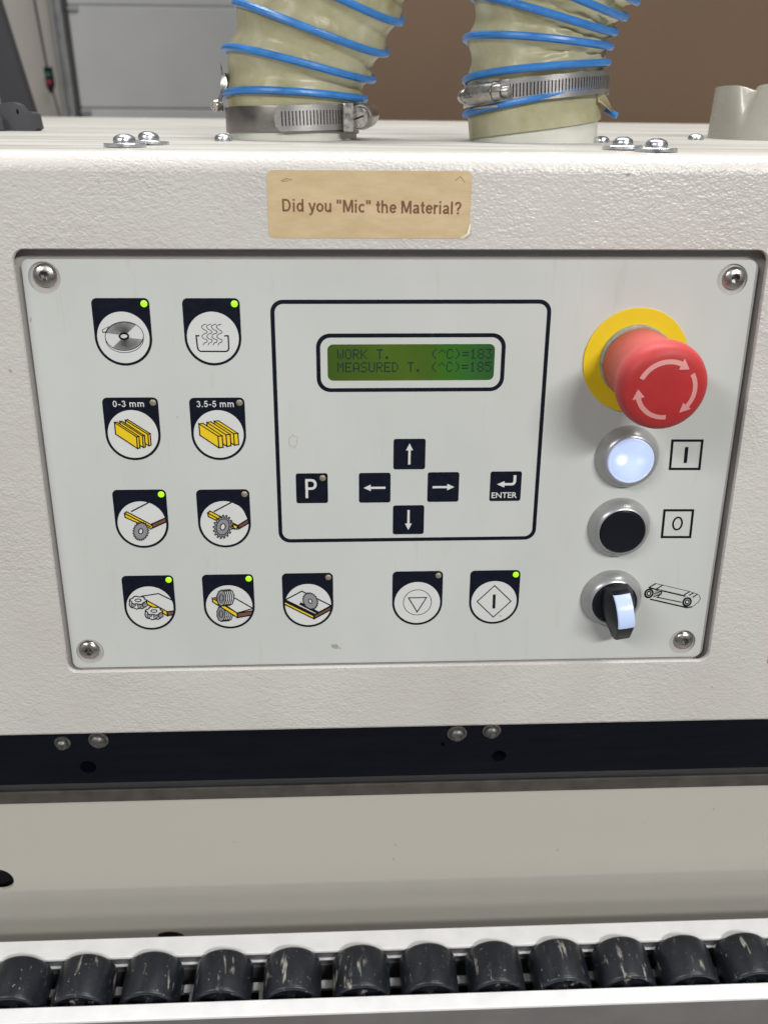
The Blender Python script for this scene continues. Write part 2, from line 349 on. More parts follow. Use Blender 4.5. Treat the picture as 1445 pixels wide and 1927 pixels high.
def text(body, x0, x1, y0, y1, z, k, bold=0.0, mb=None, spacing=1.0):
    c = bpy.data.curves.new('t', 'FONT'); c.body = body; c.size = 1; c.resolution_u = 4; c.offset = bold; c.space_character = spacing
    o = bpy.data.objects.new('t', c); COL.objects.link(o); bpy.context.view_layer.update()
    me = bpy.data.meshes.new_from_object(o.evaluated_get(bpy.context.evaluated_depsgraph_get()))
    vs = [v.co.copy() for v in me.vertices]; fs = [list(p.vertices) for p in me.polygons]
    mx = [min(v.x for v in vs), max(v.x for v in vs), 0, 0]
    # cap height of a digit / capital is what y0..y1 means
    cap = 0.69 if not any(ch.isdigit() for ch in body) else 0.70
    cap = CAPH
    sx = (x1-x0)/(mx[1]-mx[0]); sy = (y1-y0)/cap
    mb = mb or MB()
    mb.add([(x0+(v.x-mx[0])*sx, y0+v.y*sy, z) for v in vs], fs, k)
    bpy.data.objects.remove(o); bpy.data.meshes.remove(me); return mb
def arcp(cx, cy, rx, ry, a0, a1, n=12): return [(cx+rx*math.cos(R(a0+(a1-a0)*i/n)), cy+ry*math.sin(R(a0+(a1-a0)*i/n))) for i in range(n+1)]
GL = {  # bold grotesque letters as centre lines (cap height 1): advance, strokes
    'D': (.84, [[(.11, .09), (.11, .91), (.36, .91)]+arcp(.36, .5, .29, .41, 80, -80)+[(.36, .09), (.04, .09)]]),
    'i': (.32, [[(.13, 0), (.13, .73)], [(.13, .85), (.13, 1)]]), 'l': (.32, [[(.13, 0), (.13, 1)]]),
    'd': (.68, [arcp(.31, .365, .2, .275, 0, 360, 20), [(.53, 0), (.53, 1)]]),
    'y': (.62, [[(.07, .73), (.3, .06)], [(.54, .73), (.33, .08), (.26, -.1), (.18, -.18), (.06, -.18)]]),
    'o': (.66, [arcp(.32, .365, .22, .275, 0, 360, 22)]),
    'u': (.68, [[(.13, .73), (.13, .3)]+arcp(.3, .27, .17, .18, 180, 300, 8)+[(.47, .22)], [(.51, .73), (.51, 0)]]),
    '"': (.5, [[(.11, 1), (.11, .68)], [(.33, 1), (.33, .68)]]),
    'M': (.96, [[(.12, 0), (.12, 1)], [(.17, .97), (.46, .08)], [(.75, .97), (.46, .08)], [(.80, 1), (.80, 0)]]),
    'c': (.62, [arcp(.32, .365, .22, .275, 42, 318, 16)]),
    't': (.42, [[(.19, .93), (.19, .2), (.24, .11), (.36, .09)], [(.03, .65), (.36, .65)]]),
    'h': (.68, [[(.12, 0), (.12, 1)], [(.12, .42)]+arcp(.31, .45, .19, .2, 170, 0, 8)+[(.5, 0)]]),
    'e': (.64, [[(.12, .37), (.52, .37)], arcp(.32, .365, .22, .275, 0, 325, 18)]),
    'a': (.64, [[(.11, .53), (.17, .61), (.3, .65), (.42, .61), (.46, .5), (.46, .14), (.52, .02)], [(.46, .4), (.3, .36), (.15, .31), (.1, .2), (.15, .1), (.28, .08), (.4, .14), (.46, .24)]]),
    'r': (.45, [[(.12, 0), (.12, .73)], [(.12, .4), (.18, .58), (.28, .63), (.4, .63)]]),
    '?': (.66, [arcp(.32, .7, .2, .21, 175, 0, 10)+[(.5, .62), (.4, .5), (.33, .42), (.32, .27)], [(.32, 0), (.32, .17)]]),
    'm': (.98, [[(.12, 0), (.12, .73)], [(.12, .45)]+arcp(.28, .46, .16, .19, 170, 0, 8)+[(.45, 0)], [(.45, .45)]+arcp(.62, .46, .16, .19, 170, 0, 8)+[(.79, 0)]]),
    '0': (.64, [arcp(.3, .5, .19, .41, 0, 360, 24)]),
    '3': (.64, [arcp(.29, .71, .17, .2, 160, -70, 12)+arcp(.29, .3, .2, .22, 70, -165, 14)]),
    '5': (.64, [[(.5, .91), (.19, .91), (.14, .52)]+arcp(.28, .34, .2, .26, 110, -160, 16)]),
    '.': (.32, [[(.15, 0), (.15, .18)]]), '-': (.42, [[(.05, .38), (.35, .38)]]), ' ': (.32, [])}
def glyphs(body, x0, x1, y0, y1, z, k, w=.15):
    tot = sum(GL[c][0] for c in body)-.1; sx = (x1-x0)/tot; sy = y1-y0; mb = MB(); u = 0
    for c in body:
        for st_ in GL[c][1]:
            cl_ = len(st_) > 16 and abs(st_[0][0]-st_[-1][0]) < 1e-6 and abs(st_[0][1]-st_[-1][1]) < 1e-6
            p = [(x0+(u+a)*sx, y0+b*sy) for a, b in (st_[:-1] if cl_ else st_)]; z += .0015
            for q in ribbon(p, w*sy, cl_): mb.poly(q, z, k)
        u += GL[c][0]
    return mb
_c = bpy.data.curves.new('t', 'FONT'); _c.body = 'H'; _c.size = 1; _o = bpy.data.objects.new('t', _c); COL.objects.link(_o); bpy.context.view_layer.update()
_me = bpy.data.meshes.new_from_object(_o.evaluated_get(bpy.context.evaluated_depsgraph_get())); CAPH = max(v.co.y for v in _me.vertices)
bpy.data.objects.remove(_o)

# photo measurements of the printed artwork are turned into mm on the panel plane
def pm(px, py, z=0.0):
    d = Vector(((px-722.5)/FL, (py-963.5)/FL, 1.0))
    dd = Vector([sum(RA[i][j]*d[i] for i in range(3)) for j in range(3)]); dd = Vector((dd.x, -dd.y, -dd.z))
    t = (z-CP.z)/dd.z; p = CP+dd*t; return (p.x, p.y)

# ================================================================== MACHINE HOOD
def ytop(z): return 154.5+(4-z)*math.tan(R(2))
hood = uproot('machine_hood', 0, 0, 0)
tag(hood, 'off-white textured sheet metal hood of the machine, with the control panel recessed in its front', 'machine hood')
OX0, OX1, OY0, OY1 = -163.0, 162.2, -89.6, 115.4
fr = MB()
TY = 154.5-8.0
out = [(-330, -125.2), (330, -125.2), (330, TY), (-330, TY)]
hole0 = rrect(OX0, OX1, OY0, OY1, 5.0); hole1 = rrect(OX0-.5, OX1+.5, OY0-.5, OY1+.5, 5.5)
fr.poly(out, 4.0, 'powder', [hole1]); fr.wall(ccw(hole1)[::-1], 4.0, ccw(hole0)[::-1], 3.4, 'powder', True); fr.wall(ccw(hole0)[::-1], 3.4, ccw(hole0)[::-1], 2.0, 'powder')
fr.poly(out, 2.0, 'powder', [hole0], True)
prof = []
for i in range(9):
    a = R(88*i/8); prof.append((TY+8*math.sin(a), -4+8*math.cos(a)))
prof.append((ytop(-8), -8))
rows = [[(-330, y, z) for y, z in prof], [(330, y, z) for y, z in prof]]
fr.grid(rows, 'powder')
pb = [(-125.2, 4.0), (-126.1, 3.7), (-126.7, 3.0), (-126.7, 2.0), (-126.7, -9)]
fr.grid([[(330, y, z) for y, z in pb], [(-330, y, z) for y, z in pb]], 'powder')
fr.xf(lambda x, y, z: L(x, y, z)).build('front_sheet', hood, sharp=50)
tp = MB(); za = -8
def rear(x): return -830+(x+304)*0.19
xs = [-430+i*40 for i in range(23)]
tp.grid([[(x, ytop(za+(rear(x)-za)*j/10), za+(rear(x)-za)*j/10) for x in xs] for j in range(11)], 'dusty', False)
tp.add([(-430, ytop(rear(-430)), rear(-430)), (450, ytop(rear(450)), rear(450)), (450, 60, rear(450)), (-430, 60, rear(-430))], [(0, 1, 2, 3)], 'dusty')
tp.xf(lambda x, y, z: L(x, y, z)).build('top_sheet', hood)
bk = MB(); bk.box(-175, 175, -102, 128, -6, -3.4, 'paint'); bk.xf(lambda x, y, z: L(x, y, z)).build('inner_frame', hood)

def dome_screw(parent, x, z, r, h, washer=0, lift=0.0, tilt=0):
    mb = MB(); y0 = 0
    pr = [(r, 0), (r, .25*h)]+[(r*math.cos(R(a))**.9, h*(.22+.78*math.sin(R(a))**.8)) for a in (12, 25, 38, 50, 60)]+[(r*.38, h), (0.01, h*1.01)]
    w = 0
    if washer:
        wm = MB(); wm.lathe([(washer*.55, 0), (washer, 0), (washer, 1.3), (washer-.3, 1.6), (washer*.5, 1.6)], 'zinc', 40, cap=False); w = 1.6
    mb.lathe([(a, b+w) for a, b in pr], 'zinc', 32)
    f = lambda X, Y, Z: L(x+X, ytop(z)+lift+Z+math.tan(R(tilt))*X, z-Y)
    sc = mb.xf(f).build('screw', parent)
    if washer: wm.xf(f).build('washer', sc)
    return sc
dome_screw(hood, -119.1, -30.4, 5.0, 3.9, 9.2)
dome_screw(hood, -113.5, -58, 4.9, 3.9, 9.2, 0.3, -3)
dome_screw(hood, -84.5, -108, 4.6, 3.6)
dome_screw(hood, 117.5, -124, 4.4, 3.2)
dome_screw(hood, 104.1, -34.8, 4.7, 3.8, 9.0, 0.2, 1)
dome_screw(hood, 113.7, -15.9, 5.0, 4.0, 9.2)
dome_screw(hood, 188, -176, 4.6, 3.4)

# ================================================================== CONTROL PANEL
cp = headroot('control_panel', 0, 0, 0)
tag(cp, 'pale grey membrane control panel with pictogram keys and a green display, recessed in the hood', 'control panel')
SCR = [(-152.1, 103.2), (149.2, 102.5), (149.1, -80.7), (-152.1, -80.3)]
mb = MB(); mb.prism(rrect(-160.8, 160.7, -90.2, 110.8, 4.5), -2.6, -1.0, 'paint'); mb.build('mounting_plate', cp)
mb = MB(); LCDW = (-31.1, 44.5, 57.3, 74.0)
mb.prism(rrect(-161.2, 159.2, -89.5, 111.0, 3.5), -0.9, 0.0, 'membrane', [circ(x, y, 6.85, 40) for x, y in SCR]+[rrect(*LCDW, 2.6)]); mb.build('membrane_sheet', cp)
def button_screw(x, y, i):
    mb = MB(); r = 5.1
    mb.lathe([(r, 0), (r, .5), (r*.97, 1.0)]+[(r*math.cos(R(a)), .6+2.1*math.sin(R(a))) for a in (28, 40, 52, 62)], 'steel', 40, cap=False)
    # hexagon socket: ring from the dome edge down to a recessed hexagon
    n = 48; rin = r*math.cos(R(62)); zt = .6+2.1*math.sin(R(62))
    hx = []
    for k in range(n):
        a = 2*math.pi*k/n; q = (a+.2) % (math.pi/3)-math.pi/6; hx.append((1.85*math.cos(a)/math.cos(q), 1.85*math.sin(a)/math.cos(q)))
    cc = [(rin*math.cos(2*math.pi*k/n), rin*math.sin(2*math.pi*k/n)) for k in range(n)]
    mb.wall(cc, zt, hx, zt, 'steel'); 
    s = mb.xf(lambda X, Y, Z: (X+x, Y+y, Z-1.0)).build('screw', cp)
    sk = MB(); sk.wall(hx, zt, hx, zt-1.7, 'steel'); sk.wall(hx, zt-1.7, [(h[0]*.3, h[1]*.3) for h in hx], zt-2.2, 'socket'); sk.poly([(h[0]*.3, h[1]*.3) for h in hx], zt-2.2, 'socket')
    sk.xf(lambda X, Y, Z: (X+x, Y+y, Z-1.0)).build('hex_socket', s)
for i, (dx, dy) in enumerate(((.3, 1.0), (.9, .5), (.8, .8), (-.4, .7))):
    button_screw(SCR[i][0]+dx, SCR[i][1]+dy, i)

# ---- 2D artwork helpers
def clipc(p, cx, cy, r, n=48):
    cl = circ(cx, cy, r, n); out = list(p)
    for i in range(n):
        a, b = cl[i], cl[(i+1) % n]; inp = out; out = []
        if not inp: break
        sd = lambda q: (b[0]-a[0])*(q[1]-a[1])-(b[1]-a[1])*(q[0]-a[0])
        for j in range(len(inp)):
            p0, p1 = inp[j-1], inp[j]; s0, s1 = sd(p0), sd(p1)
            if (s0 >= 0) != (s1 >= 0):
                t = s0/(s0-s1); out.append((p0[0]+(p1[0]-p0[0])*t, p0[1]+(p1[1]-p0[1])*t))
            if s1 >= 0: out.append(p1)
    return out
def ribbon(p, w, closed=False):
    n = len(p); Lf = []; Rt = []
    for i in range(n):
        a = p[i-1] if (closed or i > 0) else None; b = p[(i+1) % n] if (closed or i < n-1) else None; c = p[i]
        def nr(u, v):
            dx, dy = v[0]-u[0], v[1]-u[1]; l = math.hypot(dx, dy) or 1e-9; return (-dy/l, dx/l)
        if a is None: nx, ny = nr(c, b); k = 1
        elif b is None: nx, ny = nr(a, c); k = 1
        else:
            n1, n2 = nr(a, c), nr(c, b); nx, ny = n1[0]+n2[0], n1[1]+n2[1]; l = math.hypot(nx, ny) or 1e-9; nx /= l; ny /= l
            k = min(2.2, 1/max(.3, nx*n1[0]+ny*n1[1]))
        Lf.append((c[0]+nx*w/2*k, c[1]+ny*w/2*k)); Rt.append((c[0]-nx*w/2*k, c[1]-ny*w/2*k))
    return [[Lf[i], Rt[i], Rt[(i+1) % n], Lf[(i+1) % n]] for i in range(n if closed else n-1)]
def smooth_line(p, n=6):
    out = []
    for i in range(len(p)-1):
        p0 = p[max(i-1, 0)]; p1 = p[i]; p2 = p[i+1]; p3 = p[min(i+2, len(p)-1)]
        for j in range(n):
            t = j/n
            out.append(tuple(.5*(2*p1[k]+(p2[k]-p0[k])*t+(2*p0[k]-5*p1[k]+4*p2[k]-p3[k])*t*t+(3*p1[k]-p0[k]-3*p2[k]+p3[k])*t**3) for k in (0, 1)))
    out.append(p[-1]); return out
class Art:
    """flat print: every fill and stroke lies a hair above the one before"""
    def __init__(s, crop, org, z=0.14, clip=None):
        s.mb = MB(); s.c = crop; s.o = org; s.z = z; s.clip = clip
    def P(s, pts):
        return [tuple(a-b for a, b in zip(pm(s.c[0]+x/s.c[2], s.c[1]+y/s.c[2]), s.o)) for x, y in pts]
    def raw(s, polys, k):
        s.z += 0.012
        for p in polys:
            if s.clip: p = clipc(ccw(p), *s.clip)
            if len(p) >= 3: s.mb.poly(p, s.z, k)
    def fill(s, pts, k): s.raw([s.P(pts)], k)
    def line(s, pts, w=0.42, closed=False, k='ink', sm=False):
        q = s.P(pts); q = smooth_line(q) if sm else q; s.raw(ribbon(q, w*(1.5 if w > .3 else 1.0), closed), k)
    def shape(s, pts, k, w=0.42): s.fill(pts, k); s.line(pts, w, True)
    def shape_mm(s, p, k, w=.42, line=True):
        s.raw([p], k)
        if line: s.raw(ribbon(p, w, True), 'ink')
CA = (140, 540, 1445/360); CB = (190, 900, 1445/460); CC = (700, 1040, 1445/360); CD = (1060, 920, 1445/385); CE = (1060, 540, 1445/385); CF = (490, 540, 1445/570)

def saw(art, cx, cy, rx, ry, rot, teeth, hole, ring=None, depth=.13, hook=True):
    c = art.P([(cx, cy)])[0]; k = 1/art.c[2]*.243          # crop px -> mm, near enough for radii
    k = (art.P([(cx+50, cy)])[0][0]-c[0])/50
    pts = []
    for i in range(teeth):
        for da, rr in ((0, 1), (.28, 1-.02), (.5, 1-depth), (.9, 1-depth*.9)) if hook else ((0, 1), (.5, 1-depth)):
            a = 2*math.pi*(i+da)/teeth; x, y = rx*rr*math.cos(a), ry*rr*math.sin(a)
            q = R(rot); pts.append((c[0]+k*(x*math.cos(q)-y*math.sin(q)), c[1]+k*(x*math.sin(q)+y*math.cos(q))))
    art.shape_mm(pts, 'grey', .4)
    if ring: art.shape_mm(circ(c[0], c[1], ring[0]*k, 32, ring[1]*k, rot), 'grey', .42)
    art.shape_mm(circ(c[0], c[1], hole[0]*k, 24, hole[1]*k, rot), 'white', .5)
# ---- pictograms
def pic_coil(a):
    e = lambda k, a0, a1, n=28: [(380+145*k*math.cos(R(t)), 371+109*k*math.sin(R(t))) for t in [a0+(a1-a0)*i/n for i in range(n+1)]]
    lower = [(235, 375), (240, 405)]+[(382+143*math.cos(R(t)), 392+104*math.sin(R(t))) for t in range(165, 0, -12)]+[(525, 375)]
    a.line(lower, .28)
    a.line(e(1, 0, 354), .3, True)
    for i in range(13):
        k = .97-.058*i
        a.line(e(k, 192+i*.6, 308), .22 if i else .3); a.line(e(k, 12+i*.6, 128), .22)
    a.line([(378+33*math.cos(R(t)), 370+22*math.sin(R(t))) for t in range(0, 360, 15)], .5, True)
    a.shape([(263, 297), (215, 323), (221, 342), (243, 336)], 'white', .28)
def pic_heat(a):
    a.line([(947, 368), (922, 368), (927, 420), (932, 455), (938, 474), (953, 486), (1145, 487), (1162, 480), (1168, 462), (1166, 420), (1163, 369), (1134, 369)], .42)
    for i in range(4):
        d = 37.5*i; a.line([(998+d, 280), (975+d, 287), (962+d, 298), (975+d, 318), (1000+d, 332), (1003+d, 345), (975+d, 358), (966+d, 374), (980+d, 390), (1002+d, 398), (1003+d, 414), (982+d, 424), (974+d, 441)], .3, sm=True)
def strips(a, L3):
    for x, y, w, wy, e in L3:
        dx, dy = 150 if w > 20 else 168, 103 if w > 20 else 108
        dx = e[0]; dy = e[1]; h = 87
        a.shape([(x, y), (x+dx, y+dy), (x+dx+6, y+dy+h), (x+8, y+h)], 'yellow', .36)
        a.shape([(x, y), (x+w, y-wy), (x+w+dx, y-wy+dy), (x+dx, y+dy)], 'yellow', .36)
        a.shape([(x+dx, y+dy), (x+w+dx, y-wy+dy), (x+w+dx+7, y-wy+dy+h-1), (x+dx+7, y+dy+h)], 'yellow', .36)
def pic_thin(a): strips(a, [(388, 1006, 17, 5, (170, 106)), (347, 1015, 15, 3, (170, 109)), (307, 1023, 18, 3, (166, 108))])
def pic_thick(a): strips(a, [(1058, 1013, 32, 3, (146, 94)), (1003, 1022, 31, 4, (144, 94)), (943, 1032, 31, 3, (144, 94))])
def pic_saw1(a):
    a.fill([(155, 197), (285, 143), (345, 162), (378, 232), (302, 272)], 'white')
    a.line([(180, 197), (287, 141), (340, 158), (372, 195)], .45)
    a.shape([(302, 270), (385, 233), (388, 257), (305, 294)], 'brown', .45)
    a.shape([(142, 207), (295, 286), (297, 298), (145, 230)], 'yellow', .4); a.shape([(142, 207), (154, 197), (304, 276), (294, 286)], 'yellow', .4)
    a.shape([(293, 284), (304, 276), (304, 294), (295, 300)], 'yellow', .3)
    saw(a, 238, 312, 46, 62, -18, 21, (12, 17), None, .15)
def pic_saw2(a):
    a.fill([(648, 192), (775, 140), (835, 165), (870, 238), (812, 280)], 'white')
    a.line([(668, 197), (777, 139), (830, 165), (850, 195), (870, 238)], .45)
    a.shape([(812, 278), (872, 240), (875, 264), (816, 298)], 'brown', .45)
    a.shape([(633, 205), (790, 290), (790, 300), (637, 226)], 'yellow', .4); a.shape([(633, 205), (646, 193), (810, 278), (790, 290)], 'yellow', .4)
    a.shape([(780, 272), (808, 280), (806, 300), (786, 294)], 'yellow', .4)
    saw(a, 722, 286, 56, 78, -18, 17, (14, 21), (37, 53), .2)
def cutter(a, cx, cy):
    top = []
    for i in range(24):
        t = R(i*15); k = 1.0 if i % 4 < 2 else .84; top.append((cx+50*k*math.cos(t), cy+25*k*math.sin(t)))
    body = [(cx-50, cy)]+[(cx+52*math.cos(R(t)), cy+26+27*math.sin(R(t))*(1 if t % 40 else .8)) for t in range(180, -1, -20)]+[(cx+50, cy)]
    a.shape(body, 'white', .4)
    for x in (-34, 4, 34): a.shape([(cx+x-9, cy+22), (cx+x+16, cy+14), (cx+x+22, cy+38-abs(x)*.2), (cx+x-2, cy+50-abs(x)*.2)], 'grey', .3)
    a.shape(top, 'white', .4); a.shape([(cx+18*math.cos(R(t)), cy+8*math.sin(R(t))) for t in range(0, 360, 20)], 'white', .35)
def pic_cutters(a):
    a.fill([(252, 695), (342, 680), (430, 728), (430, 785), (392, 787)], 'white')
    a.line([(240, 697), (342, 681), (430, 724)], .42)
    a.shape([(392, 788), (432, 783), (432, 805), (396, 812)], 'brown', .42)
    a.shape([(262, 715), (392, 787), (394, 812), (262, 736)], 'yellow', .42)
    cutter(a, 222, 720); cutter(a, 316, 782)
def drum(a, cx, cy, rx, ry, x1):
    for j in range(4, -1, -1):
        x = cx+(x1-cx)*j/4.6
        pts = [(x+(rx+ (2 if i % 2 else -1))*math.cos(R(t)), cy-3*j/4+(ry+(2 if i % 2 else -2))*math.sin(R(t))) for i, t in enumerate(range(0, 360, 18))]
        a.shape(pts, 'grey' if j == 0 else 'white', .34)
    for k in (.55, .38): a.line([(cx+rx*k*math.cos(R(t)), cy+ry*k*math.sin(R(t))) for t in range(0, 360, 20)], .26, True)
def pic_drums(a):
    drum(a, 712, 800, 24, 44, 763)
    a.shape([(672, 704), (780, 700), (900, 768), (806, 795)], 'white', .42)
    a.shape([(808, 796), (902, 781), (902, 806), (808, 822)], 'brown', .42)
    a.shape([(660, 707), (806, 795), (808, 822), (662, 729)], 'yellow', .42)
    drum(a, 714, 706, 26, 46, 768)
def pic_groove(a):
    a.shape([(1082, 722), (1188, 667), (1360, 752), (1262, 806)], 'white', .45)
    a.shape([(1262, 808), (1362, 755), (1360, 776), (1262, 829)], 'brown', .45)
    a.shape([(1082, 726), (1258, 812), (1258, 829), (1082, 742)], 'yellow', .45)
    a.line([(1076, 716), (1262, 806)], 1.0); a.line([(1176, 738), (1290, 797)], 1.0)
    saw(a, 1238, 725, 44, 58, 18, 22, (10, 14), None, .12)
def pic_stop(a):
    c = a.P([(342, 375)])[0]; a.raw(ribbon(circ(c[0], c[1], 7.0, 48), .34, True), 'ink')
    a.line([(275, 340), (411, 338), (340, 447)], .36, True)
def pic_start(a):
    a.line([(925, 248), (1048, 366), (914, 486), (792, 369)], .36, True); a.line([(922, 315), (918, 421)], .95)
    a.fill([(957, 472), (975, 473), (974, 482), (958, 480)], 'smudge')

KEYS = [  # centre x, top y, pictogram, crop, led, description
    (-120.8, 94.6, pic_coil, CA, 1, 'edge band coil'), (-81.6, 94.5, pic_heat, CA, 1, 'steaming glue tank'),
    (-120.6, 50.2, pic_thin, CA, 0, 'three thin yellow strips'), (-81.6, 49.9, pic_thick, CA, 0, 'three thick yellow strips'),
    (-120.4, 5.8, pic_saw1, CB, 1, 'small fine-toothed saw at a panel edge'), (-81.4, 5.5, pic_saw2, CB, 0, 'large coarse-toothed saw at a panel edge'),
    (-120.3, -38.7, pic_cutters, CB, 1, 'two milling cutters'), (-81.5, -38.7, pic_drums, CB, 1, 'two ribbed drums above and below a board'),
    (-42.6, -38.6, pic_groove, CB, 0, 'saw cutting a groove in a board'), (11.7, -38.4, pic_stop, CC, 0, 'triangle in a circle'),
    (50.2, -38.5, pic_start, CC, 1, 'upright bar in a diamond')]
def badge():
    p = []; r = 2.3
    for cx, cy, a0 in ((12.5-r, -r, 0), (-12.5+r, -r, 90)):
        for i in range(7): a = R(a0+15*i); p.append((cx+r*math.cos(a), cy+r*math.sin(a)))
    for i in range(41): a = R(180+180*i/40); p.append((12.5*math.cos(a), -17.3+12.5*math.sin(a)))
    return p
led_me = {}
def led(parent, x, y, on, z=0.02):
    k = 'led_on' if on else 'led_off'
    if k not in led_me:
        mb = MB(); mb.lathe([(1.95, 0), (1.95, .10), (1.55, .12)], 'ink', 24, cap=False)
        mb.lathe([(1.5, .05), (1.45, .25), (1.1, .5), (.6, .62), (0.01, .66)], k, 24)
        o = mb.build('indicator_light', parent); led_me[k] = o
    else:
        o = led_me[k].copy(); COL.objects.link(o); o.parent = parent
    o.location = Vector((x, y, z))*S; o['label'] = 'lit yellow-green indicator' if on else 'unlit grey indicator'
for x, y, fn, crop, on, desc in KEYS:
    k = MB(); bp = badge(); k.prism([(p[0]+x, p[1]+y) for p in bp], 0.0, 0.10, 'navy', back=False)
    ko = k.build('key', cp); tag(ko, 'navy drop-shaped key with a pictogram of '+desc)
    f = MB(); f.poly(circ(0, -17.25, 11.4, 56), 0.125, 'white'); fo = f.xf(lambda X, Y, Z: (X+x, Y+y, Z)).build('key_face', ko)
    a = Art(crop, (0, 0), 0.135, (x, y-17.25, 11.45)); fn(a)
    a.mb.build('pictogram', ko)
    if fn is pic_thin: glyphs('0-3 mm', x-8.0, x+6.3, y-4.4, y-1.4, 0.13, 'white').build('lettering', ko)
    if fn is pic_thick: glyphs('3.5-5 mm', x-9.4, x+7.7, y-4.4, y-1.4, 0.13, 'white').build('lettering', ko)
    lx = x+10.2; led(ko, lx, y-2.45, on, 0.06)
# ---- square keys
def sqkey(cx, cy, name, desc, art=None):
    mb = MB(); mb.prism(rrect(cx-7.5, cx+7.5, cy-7.5, cy+7.5, 1.1, 5), 0, .1, 'navy', back=False)
    o = mb.build(name, cp); tag(o, desc); return o
XU, YK = -5.6 + 6.2, 0
kc = {n: [sum(pm(CF[0]+x/CF[2], CF[1]+y/CF[2])[i] for x, y in q)/4 for i in (0, 1)] for n, q in dict(
    U=[(635, 723), (787, 723), (785, 871), (635, 871)], L=[(471, 886), (620, 886), (619, 1029), (471, 1029)], R=[(800, 883), (946, 883), (943, 1025), (796, 1025)],
    D=[(633, 1041), (780, 1040), (778, 1180), (632, 1180)], P=[(169, 888), (322, 888), (321, 1032), (173, 1032)], E=[(1097, 880), (1245, 879), (1240, 1021), (1091, 1021)]).items()}
def arrow(cx, cy, ang):
    p = [(-5.1, -.55), (1.9, -.55), (1.9, -1.65), (5.3, 0), (1.9, 1.65), (1.9, .55), (-5.1, .55)]
    c, s = math.cos(R(ang)), math.sin(R(ang)); mb = MB(); mb.poly([(cx+x*c-y*s, cy+x*s+y*c) for x, y in p], .125, 'white'); return mb
for n, ang, w in (('U', 90, 'up'), ('L', 180, 'left'), ('R', 0, 'right'), ('D', 270, 'down')):
    o = sqkey(*kc[n], 'arrow_key', 'square navy key with a white arrow pointing '+w); arrow(*kc[n], ang).build('arrow', o)
o = sqkey(*kc['P'], 'square_key', 'square navy key with a white letter P'); cx, cy = kc['P']
text('P', cx-3.1, cx+2.3, cy-4.9, cy+4.7, .125, 'white', 0.0).build('lettering', o); led(o, cx+5.1, cy+5.1, 0, .06)
o = sqkey(*kc['E'], 'enter_key', 'square navy key with a bent white arrow over the word ENTER'); cx, cy = kc['E']
t = text('ENTER', cx-6.5, cx+5.7, cy-5.9, cy-3.1, .125, 'white', 0.012); t.build('lettering', o)
m_ = MB(); bent = [(4.9, 5.3), (4.9, 2.0), (4.6, 1.0), (3.9, .35), (2.9, .15), (-.6, .15), (-.6, -.85), (-4.2, .75), (-.6, 2.35), (-.6, 1.35), (2.6, 1.35), (3.3, 1.55), (3.6, 2.2), (3.6, 5.3)]
m_.poly([(cx+x, cy+y+.3) for x, y in bent], .125, 'white'); m_.build('arrow', o)
# ---- printed frames
m_ = MB(); m_.poly(rrect(-55.9, 68.9, -22.2, 93.8, 5.5), .06, 'navy', [rrect(-54.05, 67.05, -20.35, 91.95, 3.8)]); m_.build('printed_frame', cp)
# ---- display
dp = MB(); dp.poly(rrect(LCDW[0]-.2, LCDW[1]+.2, LCDW[2]-.2, LCDW[3]+.2, 2.7), -0.55, 'lcd'); disp = dp.build('display', cp); tag(disp, 'green backlit liquid crystal display')
m_ = MB(); m_.poly(rrect(-36.1, 49.3, 52.2, 78.9, 6.2), .06, 'navy', [rrect(-34.25, 47.45, 54.0, 77.05, 4.6)]); m_.build('printed_surround', disp)
FONT = dict(W='10001 10001 10001 10101 10101 10101 01010', O='01110 10001 10001 10001 10001 10001 01110', R='11110 10001 10001 11110 10100 10010 10001', K='10001 10010 10100 11000 10100 10010 10001',
    T='11111 00100 00100 00100 00100 00100 00100', M='10001 11011 10101 10101 10001 10001 10001', E='11111 10000 10000 11110 10000 10000 11111', A='01110 10001 10001 10001 11111 10001 10001',
    S='01111 10000 10000 01110 00001 00001 11110', U='10001 10001 10001 10001 10001 10001 01110', D='11100 10010 10001 10001 10001 10010 11100', C='01110 10001 10000 10000 10000 10001 01110')
FONT.update({'.': '00000 00000 00000 00000 00000 01100 01100', '(': '00010 00100 01000 01000 01000 00100 00010', ')': '01000 00100 00010 00010 00010 00100 01000', '^': '00100 01010 10001 00000 00000 00000 00000',
    '=': '00000 00000 11111 00000 11111 00000 00000', '1': '00100 01100 00100 00100 00100 00100 01110', '8': '01110 10001 10001 01110 10001 10001 01110', '3': '11111 00010 00100 00010 00001 10001 01110', '5': '11111 10000 11110 00001 00001 10001 01110'})
m_ = MB(); px0 = -26.7; pitch = (43.3+26.7)/(19+.83); dx = pitch*.83/5; dyp = (71.6-67.0)/7
for row, (s_, yt) in enumerate((('WORK T.     (^C)=183', 71.7), ('MEASURED T. (^C)=185', 65.75))):
    for i, ch in enumerate(s_):
        if ch == ' ': continue
        for r_, bits in enumerate(FONT[ch].split()):
            for c_, b_ in enumerate(bits):
                if b_ == '1':
                    x, y = px0+i*pitch+c_*dx, yt-r_*dyp; m_.add([(x, y, -.5), (x+dx*.93, y, -.5), (x+dx*.93, y-dyp*.93, -.5), (x, y-dyp*.93, -.5)], [(0, 3, 2, 1)], 'lcd_dot')
m_.build('display_lettering', disp)
